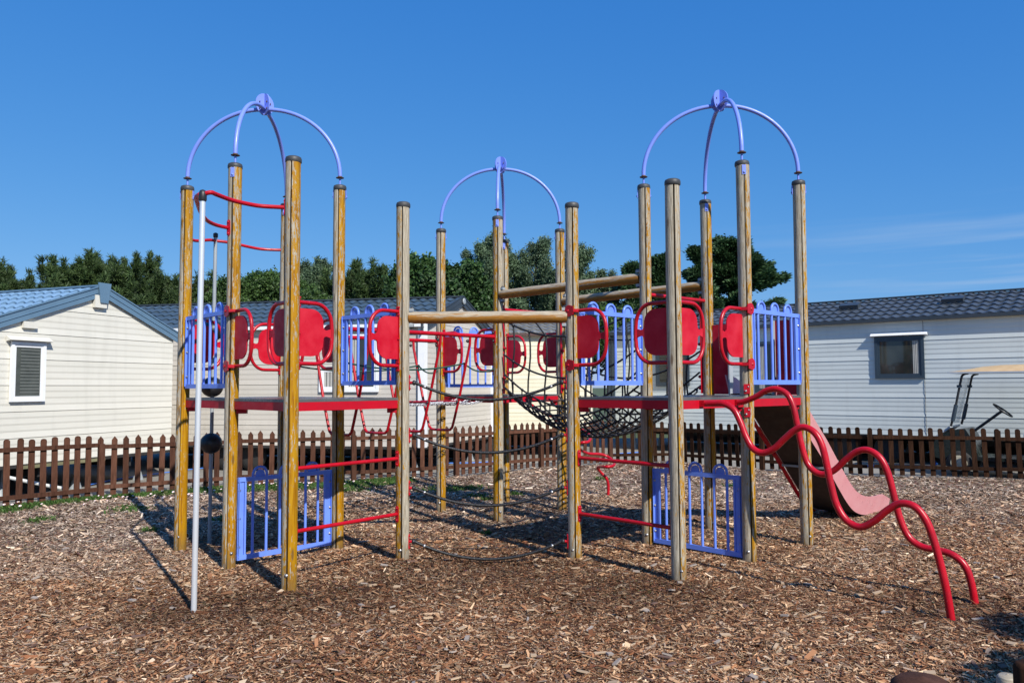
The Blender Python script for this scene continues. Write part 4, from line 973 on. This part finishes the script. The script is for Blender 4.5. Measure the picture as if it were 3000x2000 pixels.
# 2 taupe caravan
C2 = Vector((-1.72, 15.2)); r2, c2, dl, dg, nl, ng = caravan('taupe caravan with slate tiled roof and white window frames behind the fence left of centre', C2, (-.978, .205), 8.3, (.345, .939), 3.6, .50, 2.86, 3.52, 1.82, M['w_taupe'], M['r_slate'], M['r_char'], gutter=M['white'], corner=M['white'], corner_w=.13, fasc=.22)
Dv = Vector((-.978, .205)); 
for (x0, y0, x1, y1, mu) in ((937, 1074, 1000, 1148, None), (1009, 978, 1112, 1148, True)):
    a = on_wall(x0, y1, C2, Dv); b = on_wall(x1, y0, C2, Dv); window(r2, C2, Dv.to_3d(), nl, a[0], b[0], a[1], b[1], M['white'], None, .06, curtain=[(a[0]-.12, a[0]-.3)] if mu else [(a[0]-.1, b[0]+.1)])
mb = MB(); a = Vector((*C2, 0))+dg*1.82+ng*.075+Vector((0, 0, 3.47)); mb.lathe(a, [(.07, 0), (.07, .015), (.05, .02)], 18, axis=ng); mb.build('badge', M['galv'], r2)

# 3 ivory caravan
C3 = Vector((4.4*0+1.78, 19.2)); a3 = at(1735, 1100, 19.2)
C3 = Vector((a3.x, 19.2)); r3, c3, dl3, dg3, nl3, ng3 = caravan('ivory caravan with brown eaves and mossy grey roof behind the centre of the fence', C3, (-.9995, -.03), 5.2, (.03, .9995), 3.4, .62, 2.93, 3.42, 1.7, M['w_ivory'], M['r_mossy'], M['r_brown'])
# 4 pale blue-grey caravan
C4 = Vector((2.75, 21.4)); D4 = Vector((.779, -.627)); r4, c4, dl4, dg4, nl4, ng4 = caravan('pale blue-grey caravan with dark tiled roof behind the fence on the right', C4, D4, 13.0, (.627, .779), 3.7, .58, 3.07, 3.66, 1.85, M['w_pale'], M['r_dark'], M['r_char'], corner=M['greyframe'], corner_w=.08)
for (x0, y0, x1, y1, cu) in ((2566, 982, 2707, 1109, 1), (1924, 1005, 2020, 1131, 0), (2214, 1000, 2266, 1150, 2), (1786, 985, 1800, 1170, 0)):
    a = on_wall(x0, y1, C4, D4); b = on_wall(x1, y0, C4, D4); s0, s1 = a[0], b[0]
    window(r4, C4, D4.to_3d(), nl4, s0, s1, a[1], b[1], M['greyframe'], None, .06, drip=M['white'] if cu == 1 else None, curtain=[(s1-.22, s1-.11)] if cu == 1 else ([(s0+.11, s0+.24)] if cu == 2 else None))
for px in (2425, 2735):
    s, z = on_wall(px, 912, C4, D4); q = Vector((*C4, 0))+D4.to_3d()*(s+.2)+Vector((.627, .779, 0))*1.0+Vector((0, 0, 3.07+.59*1.0/1.85+.12)); up = (Vector((.627, .779, 0))*1.85+Vector((0, 0, .59))).normalized(); mb = MB()
    mb.obox(q, D4.to_3d()*.21, up*.13, D4.to_3d().cross(up)*.04); mb.build('roof_vent', M['r_char'], r4)
j = MB(); s, z = on_wall(2709, 1100, C4, D4); q = Vector((*C4, 0))+D4.to_3d()*s+nl4*.012; j.bar(q+Vector((0, 0, .6)), q+Vector((0, 0, 3.0)), .006, .006, up=nl4); j.build('joint_strip', M['chassis'], r4)

# pipes and hoses on the ground behind the fence
def line_thing(name, label, pts, r, mat, cat):
    mb = MB(); mb.tube(smooth_path(pts, 5), r, 8); o = mb.build(name, mat); tag(o, label, cat)
line_thing('water_hose', 'blue water hose lying on the tarmac behind the left picket fence', [gnd(x, y, 0) for x, y in ((250, 1422), (330, 1405), (420, 1392), (513, 1380), (600, 1370), (700, 1364), (780, 1364))], .011, M['bluehose'], 'hose')
line_thing('water_hose', 'blue water hose lying on the tarmac behind the middle of the picket fence', [gnd(x, y, 0) for x, y in ((1300, 1356), (1380, 1355), (1450, 1352), (1520, 1348), (1620, 1341), (1750, 1333), (1900, 1322))], .014, M['bluehose'], 'hose')
line_thing('water_hose', 'blue water hose coiled on the tarmac behind the dark right-hand fence', [gnd(x, y, 0) for x, y in ((2500, 1366), (2600, 1363), (2660, 1368), (2720, 1366), (2745, 1358), (2735, 1350))], .018, M['bluehose'], 'hose')
line_thing('waste_pipe', 'white waste pipe sloping down under the cream caravan', [at(20, 1397, 11.9), at(90, 1412, 11.9), at(160, 1426, 11.95), at(192, 1431, 12.0)], .028, M['whitepipe'], 'pipe')

# ------------------------------------------------------------------ golf buggy
def buggy():
    h = Vector((-.777, .63, 0)).normalized(); lt = Vector((.63, .777, 0)).normalized(); Z = Vector((0, 0, 1))
    w0 = at(2812, 1371, 14.75); w0.z = 0
    o = w0+lt*.0; rt = empty('golf_buggy', o, 'dark golf buggy with tan roof and clear windscreen parked behind the fence at far right', 'golf buggy')
    def pt(f, l, z): return o+h*f+lt*l+Z*z
    for f in (0, -1.65):
        for l in (0, 1.0):
            t = MB(); t.lathe(pt(f, l-.08, .215), [(.13, 0), (.19, .0), (.215, .03), (.215, .13), (.19, .16), (.13, .16)], 26, axis=lt); wh = t.build('wheel', M['tyre'], rt)
            t = MB(); t.lathe(pt(f, l-.087, .215), [(.13, .004), (.14, 0), (.125, .012), (.06, .03), (.03, .0)], 24, axis=lt); t.build('rim', M['cream_rim'], wh)
    b = MB(); side = [(.42, .30), (.45, .52), (.38, .66), (.14, .80), (-.10, .84), (-.18, .70), (-.30, .34), (-1.0, .32), (-1.1, .60), (-1.95, .66), (-2.05, .55), (-2.05, .35), (-1.95, .28), (.30, .26)]
    b.add([pt(f, .04, z) for f, z in side]+[pt(f, .96, z) for f, z in side], [tuple(range(len(side))), tuple(range(len(side), 2*len(side)))[::-1]]+[(i, len(side)+i, len(side)+(i+1) % len(side), (i+1) % len(side)) for i in range(len(side))])
    b.build('body', M['cartbody'], rt)
    c = MB(); c.slab([pt(.36, .5, .68)+lt*l+h*f+Z*z for f, l, z in ((0.02, -.50, 0), (0.02, .5, 0), (-.22, .5, .19), (-.22, -.5, .19))], (h*.6+Z).normalized(), .03); c.build('cowl', M['cartwhite'], rt)
    s = MB(); s.obox(pt(-1.25, .5, .72), h*.24, lt*.5, Z*.06); s.obox(pt(-1.52, .5, .98), h*.05, lt*.5, Z*.2); s.build('seat', M['cartwhite'], rt)
    for l in (-.02, 1.02):
        p = MB(); p.tube(smooth_path([pt(.12, l, .88), pt(.04, l, 1.2), pt(-.07, l, 1.72), pt(-.11, l, 1.83), pt(-.20, l, 1.86)], 4), .021, 10); po = p.build('roof_post', M['black'], rt)
        p = MB(); p.tube([pt(.085, l, .98), pt(.02, l, 1.28)], .036, 10); p.cut(); p.obox(pt(-.045, l, 1.62), h*.04, lt*.03, Z*.025); p.build_split('post_sleeve', M['greyframe'], po)
        p = MB(); p.tube([pt(-1.65, l, .62), pt(-1.62, l, 1.86)], .018, 8); p.build('roof_post', M['black'], rt)
    g = MB(); g.slab([pt(.15, .03, .92), pt(.15, .97, .92), pt(-.065, .97, 1.78), pt(-.065, .03, 1.78)], (h+Z*.2).normalized(), .006); g.build('windscreen', M['screen'], rt)
    r = MB(); n = 8; vs = []
    for i in range(n+1):
        f = .12-2.1*i/n
        for j in range(n+1):
            l = -.14+1.28*j/n; e = min(i, n-i)/1.2; e2 = min(j, n-j)/1.2; vs.append(pt(f, l, 1.885+.10*min(1, .5*e)*min(1, .6*e2)+.05*i/n*(1 if 0 < j < n else 0)))
    k = n+1; r.add(vs, [(j*k+i, j*k+i+1, (j+1)*k+i+1, (j+1)*k+i) for j in range(n) for i in range(n)], True); ro = r.build('roof', M['tan'], rt)
    r = MB(); r.slab([pt(.125, -.145, 1.872), pt(.125, 1.145, 1.872), pt(-1.985, 1.145, 1.872), pt(-1.985, -.145, 1.872)], Z, .028); r.build('roof_edge', M['cartwhite'], ro)
    st = MB(); ax = (h*-.62+Z*.78).normalized(); cc = pt(-.68, .28, 1.18)
    st.tube([pt(-.22, .28, .80), cc], .026, 10); st.build('steering_column', M['black'], rt)
    st = MB(); u = lt; v = ax.cross(u).normalized(); st.tube([cc+u*.18*math.cos(t)+v*.18*math.sin(t) for t in [j/28*6.2832 for j in range(28)]], .014, 8, closed=True)
    for t in (.5, 2.6, 4.7): st.tube([cc-ax*.03, cc+u*.18*math.cos(t)+v*.18*math.sin(t)], .011, 6)
    st.build('steering_wheel', M['black'], rt)
buggy()

# ------------------------------------------------------------------ grass and daisies
def grass():
    # strip along the foot of the left fence, tufts further in
    pts = []
    seg = [(-7.6, 10.4), (-6.226, 12.069), (-4.55, 13.28), (-2.788, 13.98), (-1.9, 14.4)]; cum = [0]
    for a, b in zip(seg[:-1], seg[1:]): cum.append(cum[-1]+math.dist(a, b))
    n = 24000; t = RNG.uniform(0, cum[-1], n); X = np.interp(t, cum, [p[0] for p in seg]); Y = np.interp(t, cum, [p[1] for p in seg])
    wdt = .40+.30*lownoise(t, t*0, 1.9, .7)+.15*lownoise(t, t*0, 6.0, 2.)+np.clip((t-3)/3, 0, .45)-np.clip((t-6.6), 0, 1)*.4
    off = RNG.beta(1.0, 1.7, n)*np.clip(wdt, .10, 1.2)-.05; X = X+off*.50; Y = Y-off*.87
    patches = [(-3.62, 10.15, .16), (-4.3, 9.5, .1), (-2.6, 12.7, .35), (-1.15, 12.9, .35), (-.75, 13.0, .25), (-5.2, 10.9, .25), (-.55, 12.0, .16), (.02, 12.2, .13), (-.4, 11.6, .10), (-6.0, 10.2, .15), (1.6, 14.3, .12), (3.6, 13.2, .1), (-.3, 9.0, .05)]
    for (x, y, r) in patches:
        k = int(1500*r); X = np.concatenate([X, x+RNG.normal(0, r*.55, k)]); Y = np.concatenate([Y, y+RNG.normal(0, r*.5, k)])
    n = len(X); h = RNG.uniform(.015, .065, n)*(1-.3*(RNG.random(n) < .5)); a = RNG.uniform(0, 6.28, n); ln = RNG.normal(0, .035, (n, 2)); w_ = RNG.uniform(.005, .013, n)
    z = gh(X, Y); B = np.stack([X, Y, z], 1); dx = np.stack([np.cos(a)*w_, np.sin(a)*w_, 0*a], 1)
    T = B+np.stack([ln[:, 0], ln[:, 1], h], 1); Mi = (B+T)/2+np.stack([0*a, 0*a, h*.15], 1)
    V = np.stack([B-dx, B+dx, Mi+dx*1.1, T], 1); pal = np.array([(.06, .13, .025), (.09, .17, .035), (.045, .095, .02), (.16, .19, .06)])
    col = pal[RNG.choice(4, n, p=[.38, .28, .26, .08])]*RNG.uniform(.7, 1.3, (n, 1))
    o = np_mesh('grass', V.reshape(-1, 3), n, 4, M['grass'], col); tag(o, 'green grass and low weeds along the foot of the fence', 'grass', kind='stuff')
    # daisies
    me = None; pxs = [(15, 1485), (38, 1484), (55, 1482), (125, 1481), (250, 1478), (256, 1472), (280, 1472), (291, 1459), (305, 1461), (318, 1458), (325, 1460), (318, 1472), (342, 1466), (365, 1463), (375, 1462), (372, 1475), (404, 1464), (436, 1457), (443, 1453), (456, 1455), (478, 1446), (482, 1457), (480, 1463), (505, 1467), (510, 1450), (555, 1434), (557, 1450), (563, 1456), (574, 1460), (601, 1430), (612, 1434), (600, 1446), (630, 1442), (650, 1438), (733, 1425), (742, 1421), (758, 1420), (764, 1422), (770, 1419), (776, 1421), (783, 1420), (795, 1424), (800, 1421), (810, 1426), (880, 1418), (893, 1422), (901, 1427), (907, 1420), (915, 1421), (947, 1408), (1028, 1411), (1045, 1405), (1063, 1404), (1068, 1408), (1038, 1415), (1090, 1446), (213, 1507), (62, 1487), (390, 1458), (1010, 1420)]
    for i, (px, py) in enumerate(pxs):
        p = gnd(px, py+3, .0)
        if me is None:
            mb = MB(); r = .021
            vs = [(0, 0, .052)]; n2 = 14
            for q in range(n2): a = q/n2*6.2832; rr = r*(1 if q % 2 == 0 else .72); vs.append((rr*math.cos(a), rr*math.sin(a)*.95-.004, .058+.004*(q % 2)))
            mb.add(vs, [(0, 1+q, 1+(q+1) % n2) for q in range(n2)], False, 0); mb.lathe((0, 0, .052), [(.006, 0), (.006, .006), (.003, .009)], 8, 1); mb.tube([(0, 0, -.02), (.002, 0, .052)], .0016, 4, mi=2)
            o = mb.build('daisy', [M['petal'], M['petal_y'], M['grass']]); me = o.data
        else: o = bpy.data.objects.new('daisy', me); COL.objects.link(o)
        tag(o, 'small pale pink daisy growing in the grass at the foot of the picket fence', 'flower', 'daisies along the fence')
        o.location = (p.x, p.y, float(gh(p.x, p.y))+random.uniform(0, .03)); o.rotation_euler = (random.uniform(.1, .7), random.uniform(-.3, .3), random.uniform(0, 6)); o.rotation_euler = (random.uniform(.2, .8), random.uniform(-.2, .2), 0); s = random.uniform(.6, 1.05); o.scale = (s, s, s)
grass()

# ------------------------------------------------------------------ trees
def leaf_quads(C, size, aspect, tilt, up=0.):
    """random oriented leaf diamonds at centres C"""
    n = len(C); d = RNG.normal(0, 1, (n, 3)); d[:, 2] += up; d /= np.linalg.norm(d, axis=1, keepdims=True)
    e = RNG.normal(0, 1, (n, 3)); e -= d*(e*d).sum(1, keepdims=True); e /= np.linalg.norm(e, axis=1, keepdims=True)
    L = d*(size*RNG.uniform(.6, 1.3, n))[:, None]; W = e*(size*aspect*RNG.uniform(.6, 1.2, n))[:, None]
    return np.stack([C-L, C-L*.1+W, C+L, C-L*.1-W], 1).reshape(-1, 3)
GR = {'pine': ((.050, .088, .026), (.085, .130, .042), (.028, .052, .018)), 'bush': ((.050, .100, .022), (.085, .150, .035), (.028, .058, .015)),
      'leafy': ((.036, .082, .022), (.066, .125, .036), (.022, .050, .015)), 'willow': ((.095, .150, .078), (.15, .21, .12), (.06, .10, .05)), 'cypress': ((.045, .100, .040), (.085, .150, .060), (.022, .052, .020))}
def tree(kind, label, px, ytop, halfw, Y, zbot=.8, n=9000, lobes=None, name=None):
    top = at(px, ytop, Y); hw = halfw*Y/F*(1.55 if kind == 'pine' else 1.15); H = top.z; cx, cy = top.x, Y
    rt = empty(name or {'pine': 'pine_tree', 'bush': 'hedge_shrub', 'leafy': 'broadleaf_tree', 'willow': 'slender_tree', 'cypress': 'cypress_tree'}[kind], (cx, cy, 0), label, 'tree', 'trees behind the caravans')
    n = int(n*(1.55 if kind in ('willow', 'cypress') else 1.1))
    tk = MB(); brs = []; pts = [(cx, cy, -.1), (cx+.06*hw, cy, H*.35), (cx-.04*hw, cy, H*.7), (cx, cy, H*.92)]
    tk.tube(smooth_path(pts, 3), [.16*(1-.09*i) if i < 10 else .02 for i in range(10)], 8)
    depth = max(.8, min(hw*.9, 2.6)); zc = (H+zbot)/2; hz = (H-zbot)/2
    br0 = .46*min(max(hw, .8), 1.5)*(.85 if kind == 'willow' else 1); nl = int(min(130, max(22, 1.9*hw*(H-zbot)/br0**2))); lob = []
    for i in range(nl):
        t = RNG.uniform(-.95, 1.0); zz = zc+hz*t
        if kind == 'cypress': wmax = hw*(1-.80*max(0, (zz-zbot)/(H-zbot))**1.2)
        elif kind == 'pine': wmax = hw*(1-.50*max(0, (zz-zbot)/(H-zbot))**3)
        elif kind == 'willow': wmax = hw*(1-.55*abs(t)**2.2)
        else: wmax = hw*math.sqrt(max(.08, 1-max(0, t)**2*.85))
        a = RNG.uniform(0, 2*np.pi); rr = math.sqrt(RNG.uniform(.15, 1))
        lr = br0*RNG.uniform(.6, 1.2)*(.72 if t > .6 else 1); lob.append((cx+wmax*rr*math.cos(a)*.86, cy+depth*rr*math.sin(a), min(zz, H-lr*.75), lr))
    lob.append((cx, cy, H-.35*min(hw, 1.2), .38*min(hw, 1.1)))
    prm = {'pine': (1.0, .34, .10, .55), 'cypress': (1.12, .26, .05, .18), 'willow': (1.08, .34, .07, 1.1), 'bush': (1.05, .42, .16, .6), 'leafy': (1.08, .40, .13, .6)}[kind]
    K = int(min(190, max(34, (H-zbot)*hw*(5.5 if kind in ('cypress', 'pine') else 4.2)))); A0 = []; A1 = []; R0 = []
    for i in range(K):
        zf = RNG.uniform(.12, 1)**(.45 if kind in ('pine', 'bush') else .8); ze_ = zbot+(H-zbot)*zf; fr = (ze_-zbot)/(H-zbot)
        wm = {'cypress': hw*(1.02-.86*fr**1.35), 'pine': hw*(1.1-.55*fr**6), 'willow': hw*(1-.60*max(0, 2*fr-1)**3)}.get(kind, hw*(1.12-.62*fr**5))
        a = RNG.uniform(0, 2*np.pi); rc_ = wm*prm[0]*(RNG.uniform(.40, 1.38) if kind == 'cypress' else RNG.uniform(.50, 1.18)); ex, ey = cx+rc_*math.cos(a), cy+depth*rc_/hw*math.sin(a)
        zs_ = max(zbot*.6, ze_-prm[3]*max(rc_, .5)-RNG.uniform(0, .4)); A0.append((cx+.12*rc_*math.cos(a), cy+.12*rc_*math.sin(a), zs_)); A1.append((ex, ey, ze_)); R0.append(br0*RNG.uniform(.75, 1.15)/.46*prm[1])
    A0.append((cx, cy, H*.6)); A1.append((cx+.2*hw, cy, H-(.35 if kind == 'pine' else 0))); R0.append(.3)
    for k in range(0, K, 3): tk.tube([A0[k], tuple((np.array(A0[k])*.5+np.array(A1[k])*.5)-np.array([0, 0, .06])), tuple(np.array(A0[k])*.12+np.array(A1[k])*.88)], [.045, .028, .010], 5)
    tk.build('trunk', M['bark'], rt)
    A0 = np.array(A0); A1 = np.array(A1); R0 = np.array(R0); ln_ = np.linalg.norm(A1-A0, axis=1)+.4; per = RNG.choice(len(A0), n, p=ln_/ln_.sum())
    L = A0; tt = RNG.uniform(.22, 1, n)**.75; rr_ = R0[per]*(1-tt)**.55*1.1+prm[2]
    dirs = RNG.normal(0, 1, (n, 3)); dirs /= np.linalg.norm(dirs, axis=1, keepdims=True); sq = {'pine': (.9, .9, .95), 'cypress': (1., 1., .42), 'willow': (.85, .85, 1.15)}.get(kind, (1, 1, .8))
    C = A0[per]*(1-tt)[:, None]+A1[per]*tt[:, None]+dirs*(rr_*RNG.uniform(.35, 1.05, n))[:, None]*np.array(sq)
    if kind == 'pine':
        cd = RNG.random(n) < .26; C[cd] = A1[per[cd]]+np.stack([RNG.normal(0, .05, cd.sum()), RNG.normal(0, .05, cd.sum()), RNG.uniform(-.1, .50, cd.sum())], 1)
    C[:, 2] = np.minimum(C[:, 2], H+(.45 if kind == 'pine' else .12))
    if kind == 'pine':
        m = 7; cc = np.repeat(C, m, 0); o = np.repeat(dirs, m, 0)*.8+RNG.normal(0, .55, (n*m, 3)); o[:, 2] += .75; o /= np.linalg.norm(o, axis=1, keepdims=True)
        ln = RNG.uniform(.11, .24, n*m)[:, None]; e = RNG.normal(0, 1, (n*m, 3)); e -= o*(e*o).sum(1, keepdims=True); e /= np.linalg.norm(e, axis=1, keepdims=True); w_ = e*.014
        V = np.stack([cc-w_, cc+w_, cc+o*ln+w_*.4, cc+o*ln-w_*.4], 1).reshape(-1, 3); cnt = n*m; grp = np.repeat(per, m)
    elif kind == 'cypress':
        m = 6; cc = np.repeat(C, m, 0)+RNG.normal(0, .06, (n*m, 3)); o = np.repeat(dirs, m, 0)*1.1+RNG.normal(0, .4, (n*m, 3)); out = np.repeat(C-np.array([cx, cy, 0]), m, 0); out[:, 2] = 0; out /= (np.linalg.norm(out, axis=1, keepdims=True)+.1)
        o = o*.5+out*.9; o[:, 2] = o[:, 2]*.4+.12; o /= np.linalg.norm(o, axis=1, keepdims=True); ln = RNG.uniform(.10, .22, n*m)[:, None]; e = RNG.normal(0, 1, (n*m, 3)); e -= o*(e*o).sum(1, keepdims=True); e /= np.linalg.norm(e, axis=1, keepdims=True); w_ = e*RNG.uniform(.02, .04, (n*m, 1))
        V = np.stack([cc, cc+o*ln*.5+w_, cc+o*ln, cc+o*ln*.5-w_], 1).reshape(-1, 3); cnt = n*m; grp = np.repeat(per, m)
    else:
        m = 5; cc = np.repeat(C, m, 0)+RNG.normal(0, .085, (n*m, 3)); sz = {'willow': .060, 'bush': .058, 'leafy': .075}[kind]; cnt = n*m; grp = np.repeat(per, m)
        V = leaf_quads(cc, np.full(cnt, sz), {'willow': .38}.get(kind, .6), 0, .1)
    g = np.array(GR[kind]); tone = RNG.uniform(.78, 1.3, len(L))[grp]; ix = RNG.choice(3, cnt, p=[.5, .27, .23]); col = g[ix]*tone[:, None]*RNG.uniform(.75, 1.3, (cnt, 1))
    np_mesh('crown', V, cnt, 4, M['leaf'], col, rt)
TR = [
 ('pine', 'dark pine cut off by the left edge of the picture behind the blue roof', 12, 795, 60, 31, 5000),
 ('pine', 'small dark pine between the left edge and the big pine group', 80, 868, 34, 31, 2000),
 ('pine', 'broad dark pine with upright candles rising behind the blue-roofed caravan', 190, 792, 95, 30, 9000),
 ('pine', 'tallest of the pines behind the ridge of the blue-roofed caravan', 335, 772, 92, 31, 9500),
 ('pine', 'lower pine sloping down to the right of the tallest pine', 432, 836, 52, 30, 4500),
 ('pine', 'narrow pine seen just left of the leftmost timber post', 497, 852, 36, 31, 2600),
 ('pine', 'pine showing between the two leftmost timber posts', 575, 832, 50, 30, 4200),
 ('bush', 'green bushy tree right of the second timber post', 690, 826, 60, 29, 5200),
 ('bush', 'green bushy tree behind the slate roof below the left dome', 785, 806, 66, 30, 6000),
 ('willow', 'light grey-green round tree behind the right leg of the left dome', 918, 760, 66, 36, 6200),
 ('bush', 'dark bushy tree in front of the light round tree', 905, 862, 80, 28, 5200),
 ('pine', 'dark tree directly right of the left dome', 1012, 822, 55, 30, 4500),
 ('pine', 'broad dark evergreen behind the slate caravan roof', 1105, 795, 72, 30, 6800),
 ('leafy', 'dark leafy tree left of the middle dome', 1235, 762, 76, 27, 7600),
 ('leafy', 'dark leafy tree behind the left leg of the middle dome', 1350, 775, 80, 27, 7600),
 ('willow', 'tall loose grey-green tree behind the middle dome', 1440, 690, 75, 34, 8200),
 ('willow', 'airy grey-green tree under the right leg of the middle dome', 1572, 700, 88, 34, 9500),
 ('willow', 'airy grey-green tree between the middle and right domes', 1690, 724, 68, 34, 5600),
 ('willow', 'low grey-green sapling sloping down left of the right dome', 1782, 795, 52, 34, 3200),
 ('cypress', 'narrow dark cypress left of the right dome', 1850, 778, 36, 33, 2600),
 ('cypress', 'medium dark cypress behind the left posts of the right dome', 1935, 752, 66, 33, 5200),
 ('cypress', 'leftmost leaning top of the big cypress behind the right dome', 2045, 730, 66, 32, 5600),
 ('cypress', 'largest dark cypress with spreading branches under the right dome', 2142, 704, 182, 33, 15500),
 ('bush', 'low bushy tree filling the gap under the log beams', 1800, 905, 130, 29, 5600),
]
back = ['far left end of the slate roof', 'gap between the two leftmost dome posts', 'first two thirds of the left deck', 'right leg of the left dome', 'gap left of the middle dome', 'middle dome front post', 'gap right of the middle dome', 'left leg of the right dome']
for i, px in enumerate((470, 640, 760, 880, 1010, 1130, 1260, 1420)):
    TR.append(('bush', 'bushy back-row tree beyond the '+back[i], px, 828+(i*37 % 18), 120, 36, 6500))
for k, lab, px, yt, hw, Y, n in TR: tree(k, lab, px, yt, hw, Y, n=int(n*1.15), zbot=2.4)
# shade tree standing behind the photographer's right shoulder; only its shadow reaches the picture
def shade_tree():
    rt = empty('broadleaf_tree', (5.35, 1.35, 0), 'leafy tree just outside the picture that shades the lower right corner', 'tree')
    tk = MB(); tk.tube([(5.35, 1.35, -.1), (5.3, 1.4, 1.2), (5.35, 1.35, 2.6)], [.12, .09, .05], 10); tk.build('trunk', M['bark'], rt)
    n = 15000; c = np.array([(5.35, 1.35, 2.7), (4.9, 1.7, 2.2), (5.8, 1.1, 2.4), (5.2, 1.0, 3.1), (5.6, 1.9, 3.0), (4.75, 1.1, 2.8)]); per = RNG.integers(0, len(c), n)
    d = RNG.normal(0, 1, (n, 3)); d /= np.linalg.norm(d, axis=1, keepdims=True); C = c[per]+d*(RNG.uniform(.1, 1, n)**.4*.55)[:, None]
    np_mesh('crown', leaf_quads(C, np.full(n, .055), .6, 0), n, 4, M['leaf'], np.array(GR['leafy'])[RNG.integers(0, 3, n)], rt)
shade_tree()
print('objects', len(bpy.data.objects))
